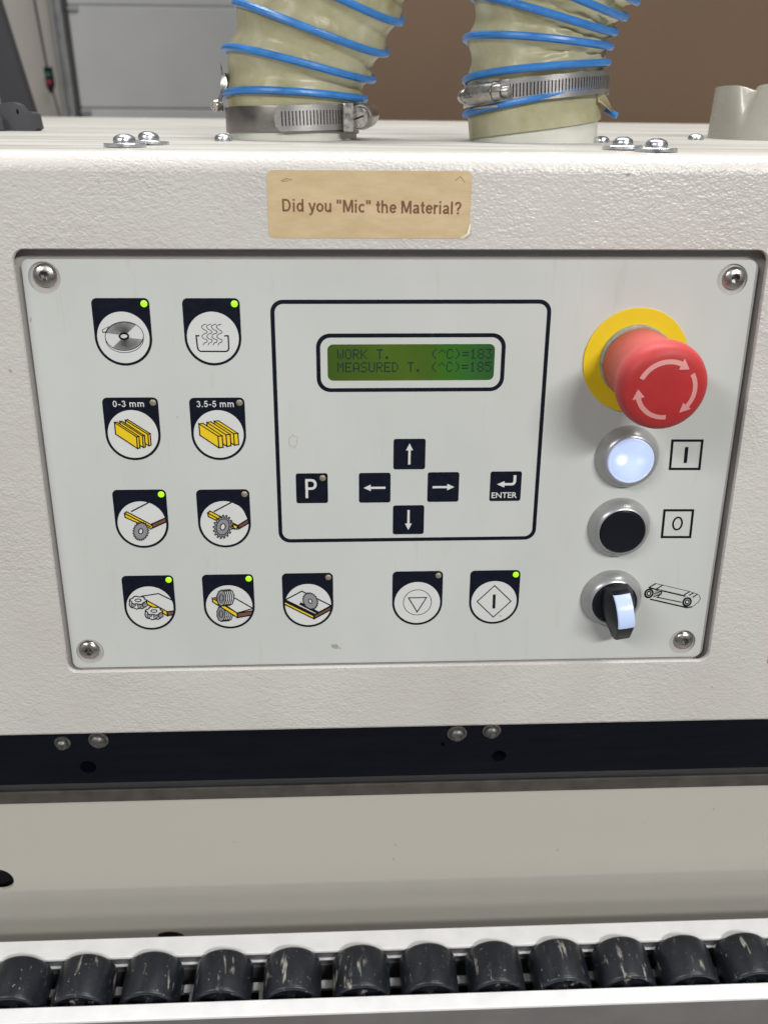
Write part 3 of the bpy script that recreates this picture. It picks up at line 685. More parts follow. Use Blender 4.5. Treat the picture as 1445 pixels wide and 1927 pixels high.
# ---- I / 0 / conveyor symbols printed beside the buttons
a = Art(CE, (0, 0), .05); a.line([(768, 1085), (979, 1085), (957, 1285), (750, 1285)], .8, True); a.line([(869, 1130), (858, 1243)], 1.1); tag(a.mb.build('printed_symbol', cp), 'black upright bar in a square')
a = Art(CD, (0, 0), .05); a.line([(712, 151), (913, 151), (892, 340), (693, 340)], .8, True)
c0 = a.P([(803, 246)])[0]; a.raw(ribbon(circ(c0[0], c0[1]+.1, 2.2, 32, 3.25), .9, True), 'ink'); tag(a.mb.build('printed_symbol', cp), 'black figure zero in a square')
a = Art(CD, (0, 0), .05)
a.line([(600, 697), (650, 668), (880, 722), (925, 737), (955, 750), (965, 775), (950, 800), (905, 835)], .3)
a.line([(650, 668), (600, 697)], .45); a.line([(700, 678), (650, 710)], .4); a.line([(892, 724), (850, 747)], .4); a.line([(918, 733), (885, 752)], .4); a.line([(945, 742), (910, 766)], .4)
a.line([(603, 697), (860, 757)], .5); a.line([(610, 778), (870, 838), (905, 832)], .5); a.line([(690, 722), (690, 738), (660, 765), (832, 800)], .35); a.line([(650, 712), (690, 722)], .35)
for q in range(4): a.line([(632+q*3, 762-q*12), (684+q*2, 742-q*10)], .35, k='grey' if q % 2 else 'ink')
for (x, y, r_) in ((601, 737, 38), (870, 797, 38)):
    cc = a.P([(x, y)])[0]; a.raw([circ(cc[0], cc[1], r_*.0625, 32, r_*.072)], 'ink'); a.raw(ribbon(circ(cc[0], cc[1], r_*.036, 24, r_*.042), .2, True), 'membrane')
    a.raw([circ(cc[0], cc[1], r_*.017, 16, r_*.02)], 'membrane')
tag(a.mb.build('printed_symbol', cp), 'line drawing of a conveyor belt on two rollers')
# ---- stains on the membrane
def blotch(crop, cx, cy, rx, ry, seed, ring=False):
    a = Art(crop, (0, 0), .03); rnd = random.Random(seed)
    pts = [(cx+rx*(1+rnd.uniform(-.35, .35))*math.cos(R(t)), cy+ry*(1+rnd.uniform(-.35, .35))*math.sin(R(t))) for t in range(0, 360, 24)]
    q = a.P(pts)
    if ring: a.raw(ribbon(q, .18, True), 'smudge')
    else: a.raw([q], 'smudge')
    return a.mb
blotch(CF, 158, 735, 20, 30, 3, True).build('stain', cp)
blotch((0, 0, 1), 631, 1216, 6, 5, 5).build('stain', cp); blotch((0, 0, 1), 625, 1215, 1.5, 3, 6).build('stain', cp); blotch((0, 0, 1), 640, 1220, 1.3, 2, 8).build('stain', cp)
blotch((0, 0, 1), 334, 785, 1.3, 1.2, 9).build('stain', cp); blotch((0, 0, 1), 59, 602, 1.2, 5, 9).build('stain', cp)

# ================================================================== OPERATING BUTTONS
es = headroot('emergency_stop_button', 109.2, 66.1, 0)
tag(es, 'faded red mushroom emergency stop button on a round yellow plate, above the lit white button', 'emergency stop')
m_ = MB(); m_.lathe([(16.5, .02), (24.1, .02), (24.1, .8), (23.9, .95), (10, .95)], 'signal', 72, cap=False); m_.build('yellow_plate', es)
m_ = MB(); m_.lathe([(16.7, .9), (16.7, 3.2), (16.3, 3.9), (14, 4)], 'gasket', 64, cap=False); m_.build('collar', es)
def domez(r): return 43.2-1.9*(r/15)**2.2 if r < 16 else 41.0
prf = [(15.6, 3.0), (16.2, 3.4), (16.2, 18), (16.3, 23), (17.3, 27.5), (18.5, 30.6), (18.75, 31.2), (18.9, 31.7), (19.2, 34.0), (19.15, 36.2), (18.5, 38.7), (17.4, 40.3), (15.9, 41.35), (14, 41.95), (11, 42.4), (7, 42.75), (3, 42.9), (0.01, 42.95)]
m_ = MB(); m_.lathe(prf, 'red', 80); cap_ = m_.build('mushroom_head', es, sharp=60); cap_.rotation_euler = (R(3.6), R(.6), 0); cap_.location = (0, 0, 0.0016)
def zr(r):
    for (r0, z0), (r1, z1) in zip(prf[::-1], prf[::-1][1:]):
        if r0 <= r <= r1: return z0+(z1-z0)*(r-r0)/(r1-r0)
    return 42
for a0, a1, h in ((157, 66, 58), (34, -36, -60), (-84, -162, -190)):   # clockwise arcs with arrow heads
    m_ = MB(); R0 = 12.0; n = 22; inner = []; outer = []
    d = a1-a0; rows = []
    for i in range(n+1):
        t = R(a0+d*i/n); rows.append([((R0+w)*math.cos(t), (R0+w)*math.sin(t), zr(R0+w)+.12) for w in (-1.0, 0, 1.0)])
    m_.grid([r[::-1] for r in rows], 'pink', False)
    t = R(a1); tt = R(a1-20)
    P_ = lambda rr, t: (rr*math.cos(t), rr*math.sin(t), zr(rr)+.14)
    m_.add([P_(R0-2.5, t), P_(R0+.1, tt), P_(R0+2.5, t), P_(R0, t)], [(0, 3, 1), (3, 2, 1)], 'pink')
    m_.build('turn_arrow', cap_)
def bezel(root):
    m_ = MB(); m_.lathe([(15.3, .02), (15.3, .9), (15.0, 1.8), (14.4, 3.2), (13.6, 4.6), (12.7, 5.8), (11.9, 6.5), (11.35, 6.7), (11.15, 6.5), (11.1, 4.5)], 'satin', 72, cap=False)
    return m_.build('bezel', root, sharp=60)
b1 = headroot('push_button', 109.9, 20.2, 0); tag(b1, 'push button lit bluish white in a silver ring, left of the boxed bar symbol', 'push button', 'round buttons on the control panel')
bezel(b1)
m_ = MB(); m_.lathe([(10.9, 4), (10.9, 7.2), (10.6, 7.6), (10.2, 7.7), (9.9, 7.5)], 'lens_rim', 64, cap=False); m_.lathe([(9.9, 7.5), (9.6, 7.55), (7, 7.9), (3, 8.1), (.01, 8.15)], 'lens', 64); m_.build('lens', b1)
b2 = headroot('push_button', 109.6, -16.0, 0); tag(b2, 'black push button in a silver ring, left of the boxed zero symbol', 'push button', 'round buttons on the control panel')
bezel(b2)
m_ = MB(); m_.lathe([(10.8, 4), (10.8, 6.7), (10.5, 7.1), (9.5, 7.0), (6, 6.7), (.01, 6.5)], 'black', 64); m_.build('button_cap', b2)
b3 = headroot('selector_switch', 109.4, -54.4, 0); tag(b3, 'black rotary selector with a lit bluish white pointer, beside the conveyor drawing', 'selector switch')
bezel(b3)
m_ = MB(); m_.lathe([(10.9, 4), (10.9, 7.0), (10.5, 7.6), (.01, 7.7)], 'black', 64); kn = m_.build('knob_base', b3)
secs = [(-10.6, 5.2, 7.4, 3.9, 13), (-9.6, 6.2, 7.4, 4.1, 17), (-7, 7.6, 7.4, 4.2, 20.4), (-2, 8.6, 7.4, 4.1, 22.6), (3, 8.4, 7.4, 4.0, 22.8), (6.5, 7.2, 7.4, 3.9, 21.4), (12, 5.8, 7.6, 3.8, 17), (16.6, 4.5, 8.4, 3.6, 13.4), (17.4, 4.1, 9.4, 3.4, 12.2)]
q_ = R(9)
def lev(u, v, z): # v runs along the pointer, downwards
    return (u*math.cos(q_)+v*math.sin(q_)+1.4, u*math.sin(q_)-v*math.cos(q_), z)
m_ = MB(); rows = [[lev(-wb, v, zb), lev(-wt-.25, v, zt-.8), lev(-wt+.5, v, zt), lev(wt-.5, v, zt), lev(wt+.25, v, zt-.8), lev(wb, v, zb)] for v, wb, zb, wt, zt in secs]
m_.grid([r for r in rows], 'black'); m_.add(rows[0], [list(range(6))], 'black'); m_.add(rows[-1], [list(range(6))[::-1]], 'black'); m_.build('pointer_handle', b3, sharp=30)
m_ = MB(); ins = [(-10.0, 16.4), (-9, 18.4), (-7, 20.6), (-4, 22.2), (-1, 23.1), (2, 23.4), (4.2, 22.8), (5.6, 22.1)]
m_.grid([[lev(-4.1, v, z-.7), lev(-3.7, v, z+.3), lev(0, v, z+.5), lev(3.7, v, z+.3), lev(4.1, v, z-.7)] for v, z in ins], 'lens_flat'); m_.build('lit_insert', b3)

# ================================================================== STICKERS
st = headroot('paper_sticker', -12.3, 133.7, 4); tag(st, 'tan paper sticker with brown lettering asking about the material, above the control panel', 'sticker')
m_ = MB(); sp = rrect(-42.7, 42.9, -13.4, 13.8, 2.4, 5)
sp = [p for p in sp if not (p[0] > 40.2 and p[1] < -11.2)]; i0 = [i for i, p in enumerate(sp) if p[0] > 40 or p[1] < -13]
sp = []
for p in rrect(-42.7, 42.9, -13.4, 13.8, 2.4, 5):
    if p[0] > 40.4 and p[1] < 0: continue
    sp.append(p)
sp += [(38.6, -13.4), (39.2, -12.6), (41.2, -11.4), (42.0, -9.8), (42.6, -7.6)]
m_.prism(sp, 0.02, .2, 'sticker', kw='paper_back', back=False); m_.build('paper', st)
m_ = MB(); m_.grid([[(38.6, -13.4, .22), (39.6, -12.4, .5), (41.3, -11.3, .9), (42.0, -9.7, .6), (42.7, -7.4, .22)], [(40.0, -13.6, .3), (41.2, -12.9, .9), (42.4, -11.5, 1.2), (42.8, -10.0, .8), (43.0, -8.0, .25)], [(40.4, -13.4, .1), (41.8, -12.8, .2), (42.7, -11.6, .3), (42.9, -10.2, .2), (43.0, -8.2, .1)]], 'paper_back'); m_.build('curled_corner', st)
tx = glyphs('Did you "Mic" the Material?', -36.8, 38.6, -2.7, 2.5, .21, 'print', .155); tx.xf(lambda x, y, z: (x, y-0.012*(x+36.8), z)); tx.build('lettering', st)
for p in ([(-37, 9.4), (-34.6, 10.5), (-32.2, 10.0), (-36.4, 9.2)], [(36.0, 10.0), (37.8, 11.6), (38.4, 11.2), (39.9, 9.2)]):
    m_ = MB()
    for q in ribbon(p, .22): m_.poly(q, .235, 'print')
    m_.build('scratch', st)
rs = headroot('red_sticker', 197.3, -88.5, 4); tag(rs, 'sliver of a red sticker on the hood at the right edge of the picture', 'sticker')
m_ = MB(); m_.prism(rrect(-3.6, 12, -3.4, 3.4, .6, 4), .02, .2, 'redstick', back=False); m_.build('film', rs)

# ================================================================== HOSES, COLLARS, CLAMPS
def cat(p, u):
    i = max(0, min(len(p)-2, int(math.floor(u)))); t = u-i
    p0, p1, p2, p3 = p[max(i-1, 0)], p[i], p[i+1], p[min(i+2, len(p)-1)]
    if i == 0: p0 = p1*2-p2
    if i+2 > len(p)-1: p3 = p2*2-p1
    return (p1*2+(p2-p0)*t+(p0*2-p1*5+p2*4-p3)*t*t+(p1*3-p0-p2*3+p3)*t**3)*.5
def make_hose(name, label, Lp, Rp, zc, s0, s1, wire0, wire1, depth, wrinkle, seed, base, bot=None):
    """Lp/Rp: leftmost and rightmost point of each turn of the spiral (index = turn number)"""
    root = headroot(name, base[0], base[1], base[2]); tag(root, label, 'hose', 'dust extraction hoses on the hood')
    A = [Vector((x, y, zc+lean)) for x, y, lean in Lp]; B = [Vector((x, y, zc+lean)) for x, y, lean in Rp]
    def wp(u, sc=1.0, dr=0.0, ang=None):
        l = cat(A, u); r = cat(B, u-.5); c = (l+r)*.5; h = (r-l)*.5; hl = h.length
        ax = Vector((-h.y, h.x, 0)).normalized()
        lean = (cat(A, min(u+.5, len(A)-1.001))-cat(A, max(u-.5, 0))); ax = (ax*lean.length+Vector((0, 0, lean.z))).normalized()
        f = h.normalized().cross(ax).normalized(); f = f if f.z > 0 else -f
        a = 2*math.pi*(u if ang is None else ang)
        return c+(-h.normalized()*math.cos(a)+f*math.sin(a))*(hl*sc+dr), c, ax
    n = 72; rows = []
    ns = int((s1-s0)*14)
    for i in range(ns+1):
        s_ = s0+(s1-s0)*i/ns; row = []
        for j in range(n):
            ph = j/n; u = s_+ph
            d = math.sin(math.pi*(s_ % 1))**2 if s_ > wire0-.02 else 0
            if bot and s_ < wire0: d = bot(s_)
            side = .5-.5*math.cos(2*math.pi*ph)          # 0 left .. 1 right
            w = noise.noise(Vector((math.cos(2*math.pi*ph)*2.0, math.sin(2*math.pi*ph)*2.0, s_*1.3+seed)))
            w2 = noise.noise(Vector((math.cos(2*math.pi*ph)*5.0, math.sin(2*math.pi*ph)*5.0, s_*4+seed)))
            p, c, ax = wp(u, 1.0, -d*depth*(.75+.5*w)-1.3+(w2*wrinkle*side*(.3+d) if s_ > wire0 else 0), ph)
            p = p+ax*(w2*wrinkle*.6*side*d)
            row.append(p-Vector(base))
        rows.append([rows[-1][0]] and row if False else row)
    # columns j and j+n join one turn higher, so close the seam by repeating the first column one turn up
    mb = MB(); full = []
    for i, row in enumerate(rows):
        k = i+14
        last = rows[k][0] if k < len(rows) else None
        full.append(row+([last] if last is not None else []))
    vs = []; idx = {}
    for i, row in enumerate(rows):
        for j, p in enumerate(row): idx[(i, j)] = len(vs); vs.append(p)
    fs = []
    for i in range(len(rows)-1):
        for j in range(n):
            a_ = (i, j); b_ = (i, j+1) if j+1 < n else (i+14, 0); c_ = (i+1, j+1) if j+1 < n else (i+15, 0); d_ = (i+1, j)
            if all(q in idx for q in (a_, b_, c_, d_)): fs.append([idx[q] for q in (a_, b_, c_, d_)])
    mb.add(vs, fs, 'film', True); mb.build('hose_wall', root, sharp=80)
    wb = MB(); N = int((wire1-wire0)*64); pts = [wp(wire0+(wire1-wire0)*i/N, 1.0, 0)[0]-Vector(base) for i in range(N+1)]
    if name_tail.get(name): pts = [Vector(p)-Vector(base) for p in name_tail[name]]+pts
    wb.tube(pts, 1.95, 'wire', 10); tag(wb.build('spiral_wire', root), 'bright blue reinforcing spiral')
    return root, wp
name_tail = {}
# left hose
Lc, Rc = -50.3, 36.0
LpL = [(-85.6, 163, 0), (-86.8, 181.7, 0), (-85.8, 204.7, 0), (-79.0, 226.8, 2), (-68.4, 247.1, 5), (-55, 266.8, 9), (-38, 286, 14), (-20, 303, 20)]
RpL = [(-14.6, 166.5, 0), (-10.0, 180.7, 0), (-5.4, 190.5, 1), (1.8, 203.6, 3), (9.5, 218.5, 7), (16.7, 233.0, 11), (25, 246, 16), (33, 257, 22)]
h1, wpL = make_hose('suction_hose', 'yellowed clear hose with wide spaced blue spiral, rising from the left collar and bending right', LpL, RpL, -152, .3, 6.2, 1.0, 6.4, 3.2, 0.5, 3.0, (Lc, 160, -152))
# right hose: the lowest turn peels off the collar
LpR = [(46.4, 159.5, 0), (45.0, 172.7, 0), (44.5, 190.3, 0), (43.8, 210.6, 1), (46.5, 230.1, 3), (51.0, 245, 6), (56, 258, 9), (62, 270, 12), (70, 282, 16)]
RpR = [(120.6, 171.5, 0), (119.4, 189.0, 0), (120.5, 199.6, 0), (121.0, 207.2, 2), (122.6, 214.5, 4), (126.7, 221.2, 7), (131.5, 228.0, 10), (137, 234, 13), (143, 240, 17)]
name_tail['ribbed_suction_hose'] = []
h2, wpR = make_hose('ribbed_suction_hose', 'crumpled yellow hose with close blue spiral, on the right collar with its cut end lifting', LpR, RpR, -140, .02, 7.2, 1.0, 7.4, 3.4, 3.6, 11.0, (83.3, 160, -140))
h2.name = 'suction_hose.001'
t_ = MB(); t_.tube([(120, 175.5, -128), (121.8, 174.2, -126), (123.4, 173.0, -124.5), (124.6, 172.4, -123.5)], 1.7, 'wire', 10); t_.xf(lambda x, y, z: (x-83.3, y-160, z+140)).build('wire_end', h2)
t_ = MB(); fl_ = []
for i in range(9):
    t = i/8; fl_.append([(112+11*t, 183-9*t**1.3+u*(3.0-2*t)*1.0, -117-8*t+1.2*math.sin(u*3)) for u in (-1.4, -.7, 0, .7, 1.4)])
t_.grid(fl_, 'film'); t_.xf(lambda x, y, z: (x-83.3, y-160, z+140)).build('loose_flap', h2)
# sleeve under the left clamp is the hose end itself
def collar(name, x, z, r, h, label, r1=None, k='collar'):
    root = headroot(name, x, ytop(z+r), z); root.rotation_euler  # base on the sheet
    tag(root, label, 'duct collar'); m_ = MB(); n = 72; r1 = r1 or r
    rows = []
    for (rr, yy) in ((r, -3), (r, 0), (r+(r1-r)*.5, h*.5), (r1, h), (r1-1.2, h+.3), (r1-2, h-.3), (r-2, 0)):
        rows.append([(rr*math.cos(2*math.pi*i/n), yy, -rr*math.sin(2*math.pi*i/n)) for i in range(n)])
    m_.grid(rows, k, True, True); m_.build('collar_tube', root, sharp=50); return root
collar('duct_collar', Lc, -152, 35.6, 16, 'pale painted collar under the left hose, held by the lower steel clamp')
collar('duct_collar', 83.3, -140, 34.6, 20, 'pale painted collar under the right hose, with two small dark specks')
sp_ = bpy.data.objects[-1] if False else None
r2c = [o for o in bpy.data.objects if o.name.startswith('duct_collar') and 'right hose' in o.get('label', '')][0]
m_ = MB()
for dx_, dy_, rr in ((4.7, 11.6, .5), (8.0, 11.4, .65), (8.1, 10.2, .5)):
    zz = math.sqrt(34.6**2-dx_**2)+.05; m_.add([(dx_+rr*math.cos(R(t)), dy_+rr*1.3*math.sin(R(t))-1.8, zz) for t in range(0, 360, 60)], [list(range(6))], 'dark')
m_.build('speck', r2c)
# dented open stub at the right
su = headroot('duct_stub', 251, ytop(-160), -200); tag(su, 'open beige duct stub with a dented front rim, at the right edge of the picture', 'duct stub')
m_ = MB(); n = 200; rows = []
hts = [(-3), 0, 4, 8, 12, 16, 20, 24, 27, 29.5, 31.0]
for hh in hts+[31.0, 25, 10]:
    row = []; inner = len(rows) >= len(hts)
    for i in range(n):
        a_ = 2*math.pi*i/n; rr = 44.5-1.5*max(0, hh)/31-(1.5 if inner else 0)
        an = math.atan2(-math.sin(a_), math.cos(a_)); t_h = max(0, (hh-9)/22); da = (an-2.53)
        dd = math.exp(-(da/(.045+.05*t_h))**2); d2 = math.exp(-(da/.17)**2)
        rr -= (5.0*dd*t_h+1.3*d2*t_h**1.5); rr += 1.0*math.exp(-((an-2.85)/.12)**2)*t_h
        row.append((rr*math.cos(an), hh-(1.6*dd+1.3*d2)*(hh > 24)*(hh-24)/7, rr*math.sin(an)))
    rows.append(row)
m_.grid(rows, 'stub', True, True); m_.build('duct_wall', su, sharp=60)

def band_rows(c, r, y0f, h, a0, a1, n):
    return [[(r*math.cos(R(a0+(a1-a0)*i/n)), y0f(R(a0+(a1-a0)*i/n))+hh, r*math.sin(R(a0+(a1-a0)*i/n))) for i in range(n+1)] for hh in (0, h)]
def slotted(m_, r, y0f, h, a0, a1, ns, k='brushed', thick=.7, slant=.35):
    """strip with real slots: a0..a1 degrees, angle 90 = towards the viewer"""
    e1, e2 = h*.22, h*.78
    P = lambda a, y, rr=r: (rr*math.cos(R(a)), y0f(R(a))+y, rr*math.sin(R(a)))
    st_ = (a1-a0)/ns
    for i in range(ns):
        a = a0+i*st_; b = a+st_*.30; c = a+st_*.68; d = a+st_; s2 = st_*slant
        for rr, fl2 in ((r, False), (r-thick, True)):
            q = [[P(a, 0, rr), P(d, 0, rr), P(d, e1, rr), P(a, e1, rr)], [P(a, e2, rr), P(d, e2, rr), P(d, h, rr), P(a, h, rr)],
                 [P(a, e1, rr), P(b, e1, rr), P(b+s2*.4, e2, rr), P(a, e2, rr)], [P(c, e1, rr), P(d, e1, rr), P(d, e2, rr), P(c+s2*.4, e2, rr)]]
            for x in q: m_.add(x, [(3, 2, 1, 0) if not fl2 else (0, 1, 2, 3)], k)
        for (pa, ya), (pb, yb) in (((b, e1), (c, e1)), ((c, e1), (c+s2*.4, e2)), ((c+s2*.4, e2), (b+s2*.4, e2)), ((b+s2*.4, e2), (b, e1)), ((a, 0), (d, 0)), ((d, h), (a, h))):
            m_.add([P(pa, ya), P(pb, yb), P(pb, yb, r-thick), P(pa, ya, r-thick)], [(0, 1, 2, 3)], k)
def plain(m_, r, y0f, h, a0, a1, n=40, thick=.7, k='brushed'):
    A_ = [a0+(a1-a0)*i/n for i in range(n+1)]; P = lambda a, y, rr: (rr*math.cos(R(a)), y0f(R(a))+y, rr*math.sin(R(a)))
    m_.grid([[P(a, 0, r-thick) for a in A_], [P(a, 0, r) for a in A_], [P(a, h*.04, r+.1) for a in A_], [P(a, h*.96, r+.1) for a in A_], [P(a, h, r) for a in A_], [P(a, h, r-thick) for a in A_]], k, True)
# left clamp
cl = headroot('hose_clamp', Lc, 160, -152); tag(cl, 'steel worm-drive clamp with slotted tail, low around the left hose, screw at its right end', 'hose clamp', 'steel clamps on the hoses')
m_ = MB(); plain(m_, 36.9, lambda a: 2.8+.4*math.sin(a), 12.6, -60, 300, 96, .7, 'band_dark'); m_.build('band', cl, sharp=60)
m_ = MB(); tl = lambda a: 3.3+3.2*(1-math.cos(max(0, R(97)-a)))*0+1.6*math.cos(a)
slotted(m_, 38.7, tl, 12.6, 22, 97, 27); 
P = lambda a, y: (38.7*math.cos(R(a)), tl(R(a))+y, 38.7*math.sin(R(a)))
m_.add([P(97, 0), P(97, 12.6), P(101, 10.4), P(102, 6.5), P(101, 2.6)], [(0, 1, 2, 3, 4)], 'brushed'); m_.build('slotted_tail', cl)
m_ = MB(); plain(m_, 37.9, lambda a: tl(a)+2.0, 8.4, 23, 97, 40, .3, 'shade_grime'); m_.build('slot_shade_grime', cl)  # added strip behind the tail, its dark colour paints the slots' shade
hs = MB(); hs.tube([(34.5, 6.0, 24.5), (34.7, 9.8, 24), (34.5, 14.5, 23.4)], .1, 'steel', 4)
def screwhead(mb, c, d, r, h, k='steel'):
    d = Vector(d).normalized(); u = d.orthogonal().normalized(); v = d.cross(u); c = Vector(c); n = 28
    ring = lambda rr, hh: [c+d*hh+(u*math.cos(2*math.pi*i/n)+v*math.sin(2*math.pi*i/n))*rr for i in range(n)]
    rows = [ring(r, -h), ring(r, h*.6), ring(r*.92, h*.85), ring(r*.62, h*.9), ring(r*.6, h*.7), ring(.01, h*.7)]
    mb.grid(rows, k, True, True)
hs = MB()
dirn = Vector((-.32, -.1, .94)); cc_ = Vector((36.8, 10.6, 26.0))
screwhead(hs, cc_, dirn, 5.6, 3.0)
hd = hs.build('screw_head', cl)
gm = MB(); d_ = dirn.normalized(); u_ = d_.orthogonal().normalized(); v_ = (Vector((1, .35, .34))-d_*Vector((1, .35, .34)).dot(d_)).normalized(); w_ = d_.cross(v_)
for a_, b_ in ((-1, 1),):
    c0 = cc_+d_*2.16; gm.add([c0-v_*3.3-w_*.45, c0+v_*3.3-w_*.45, c0+v_*3.3+w_*.45, c0-v_*3.3+w_*.45], [(0, 1, 2, 3)], 'dark')
gm.build('slot', hd)
hh_ = MB(); pts = [cc_-d_*(2+k*2.0) for k in range(9)]; hh_.tube(pts, [6.3, 6.6, 6.6, 6.3, 6.3, 6.3, 6.3, 6.0, 5.6], 'steel', 20); hh_.build('worm_housing', cl)
fb = MB(); fb.box(28, 33.5, 3.2, 17.6, 14, 31, 'steel', .8); fb.build('housing_foot', cl)
# bent tab of the second clamp at the back left
tb = headroot('hose_clamp', Lc, 160, -152); tag(tb, 'second steel clamp whose bent tab sticks out behind the left hose', 'hose clamp', 'steel clamps on the hoses')
m_ = MB(); plain(m_, 36.3, lambda a: 15.0+10*max(0, -math.cos(a)), 8, 176, 300, 40); m_.build('band', tb, sharp=60)
m_ = MB(); m_.grid([[(-37.2, 13, 3), (-39.5, 15, 4), (-37.5, 19, 6)], [(-39.5, 17, 2), (-42.0, 18, 3), (-38.0, 21, 6)], [(-37.5, 23, 2), (-39.0, 23, 3.5), (-35.5, 24, 5)], [(-37.5, 28, 1), (-38.6, 28, 2.5), (-34.8, 28, 4)], [(-38.5, 35, 0), (-38.2, 33.5, 1.5), (-35.5, 30.5, 3)], [(-38.4, 38.5, 0), (-37.8, 36.5, 1), (-37.2, 34.5, 2)]], 'steel')
m_.build('bent_tab', tb, sharp=40)
m_ = MB(); screwhead(m_, (-41.5, 16.5, 3), (-.6, -.2, .6), 3.2, 2.2); m_.build('screw_head', tb)
# right clamp
cr = headroot('hose_clamp', 83.3, 160, -140); tag(cr, 'steel worm-drive clamp round the right hose, its screw housing at the left', 'hose clamp', 'steel clamps on the hoses')
fy = lambda a: 19.2+4.3*math.cos(a)*(1 if math.cos(a) > 0 else .75)+.3*math.sin(a)
m_ = MB(); slotted(m_, 39.2, fy, 11.2, 6, 122, 44); plain(m_, 39.2, fy, 11.2, 122, 366, 60); m_.build('slotted_band', cr, sharp=60)
m_ = MB(); plain(m_, 38.2, lambda a: fy(a)+1.8, 7.6, 7, 122, 50, .3, 'shade_grime'); m_.build('slot_shade_grime', cr)  # same added dark strip, painting shade and dirt into the band's slots
hw = MB(); A0, A1 = 127, 161
for (rr, h0, h1_, aa, ab) in ((4.9, 0, 0, 131, 156), (4.1, 0, 0, 125, 131), (3.3, 0, 0, 156, 163), (3.7, 0, 0, 163, 168)):
    pts = [Vector((41.6*math.cos(R(t)), fy(R(t))+5.4, 41.6*math.sin(R(t)))) for t in [aa+(ab-aa)*i/4 for i in range(5)]]
    hw.tube(pts, rr, 'steel', 20)
hw.build('worm_housing', cr)
hw = MB()
for yy in (-1.2, 11.4):
    pts = [[(rr*math.cos(R(t)), fy(R(t))+yy+dd, rr*math.sin(R(t))) for t in range(129, 155, 5)] for rr, dd in ((38.9, -.5), (40.5, -.6), (40.6, .6), (38.9, .6))]
    hw.grid(pts, 'steel', False)
hw.build('housing_saddle', cr)
hw = MB(); c0 = Vector((41.6*math.cos(R(122)), fy(R(122))+5.4, 41.6*math.sin(R(122)))); screwhead(hw, c0, (.8, .1, .55), 2.7, 2.0); hw.build('worm_tip', cr)

# dark grey clip at the far left of the hood
kb = headroot('plastic_clip', -232, ytop(-262), -262); tag(kb, 'dark grey moulded clip standing on the hood at the left edge of the picture', 'clip')
m_ = MB(); pr = [(x*.8-2.5, y*.8) for x, y in [(-30, 0), (14, 0), (17, 2.0), (15.5, 13), (12.5, 14.6), (7, 14.0), (3.5, 19.5), (-1, 21.6), (-8, 21.0), (-16, 18), (-30, 19)]]
m_.prism(pr, -7, 7, 'knob', holes=[circ(-.7, 11.5, .9, 10, 1.8)]); m_.build('body', kb)
m_ = MB(); m_.prism([(x*.8-2.5, y*.8) for x, y in [(-30, 0.4), (-8, .4), (-9, 8), (-13, 14), (-18, 17.5), (-30, 18)]], 7, 13, 'knob'); m_.build('jaw', kb)

# ================================================================== BEAM UNDER THE HOOD
bm_ = uproot('cross_beam', 0, -14, -137); tag(bm_, 'blue-black steel beam with screws and drilled holes, running under the hood', 'beam')
m_ = MB(); holes = [circ(-162.9, -154.8+137, 4.3, 24, 4.3), circ(59.0, -153.6+137, 3.9, 24, 3.9), circ(27.6, -144.1+137, 1.4, 16)]
out = [(-420, -29.6), (420, -29.6), (420, 45), (-420, 45)]
m_.poly(out, 0, 'beam', holes)
for h in holes: m_.wall(ccw(h)[::-1], 0, ccw(h)[::-1], -8, 'beam'); m_.poly(h, -8, 'dark')
m_.xf(lambda x, y, z: (x, -z, y)); m_.add([(-420, 0, -29.6), (420, 0, -29.6), (420, 3.6, -38.2), (-420, 3.6, -38.2)], [(3, 2, 1, 0)], 'chamfer'); m_.build('beam_face', bm_)
m_ = MB(); m_.box(-420, 420, 2.6, 20, -46.8, -38.2, 'strip', .5); m_.build('edge_strip', bm_)
def beamscrew(x, z, r, flange=False):
    m_ = MB(); m_.lathe([(r*1.25, 0), (r*1.25, .8), (r*1.0, 1.1), (r*.95, 2.2), (r*.8, 3.2), (r*.48, 3.8), (r*.42, 3.2), (.01, 2.8)], 'dull', 28)
    m_.xf(lambda X, Y, Z: (x+X, -Z, z+137+Y)).build('screw', bm_)
beamscrew(-173.6, -136.7, 3.4); beamscrew(-154.7, -135.2, 4.2); beamscrew(35, -136.0, 4.2); beamscrew(53.6, -134.6, 4.0)

# ================================================================== BEIGE FASCIA
fa = uproot('beige_fascia', 0, -8, -245); tag(fa, 'plain beige enamelled panel between the dark beam and the roller track', 'panel')
FZ = -14.6; FA = R(17)                       # the sheet folds back below this line
def fascia(x, y, z):                        # x, height, depth -> upright frame, bent over a soft radius
    d = FZ-y
    if d <= -1.6: return (x, -z, y)
    if d < 1.6:
        t = (d+1.6)/3.2*FA; r_ = 3.2/FA; return (x, r_*(1-math.cos(t))-z*math.cos(t), FZ+1.6-r_*math.sin(t))
    r_ = 3.2/FA; return (x, r_*(1-math.cos(FA))+(d-1.6)*math.sin(FA)-z, FZ+1.6-r_*math.sin(FA)-(d-1.6)*math.cos(FA))
m_ = MB(); h1_ = circ(-229.5, -248.5+245, 9.0, 32); h2_ = circ(-141, -94.5, 9, 32)
m_.poly([(-420, FZ+1.6), (420, FZ+1.6), (420, 70), (-420, 70)], 0, 'beige', [h1_]); m_.poly([(-420, -130), (420, -130), (420, FZ-1.6), (-420, FZ-1.6)], 0, 'beige', [h2_])
m_.grid([[(x, FZ+1.6-3.2*i/10, 0) for x in (420, -420)] for i in range(11)], 'beige')
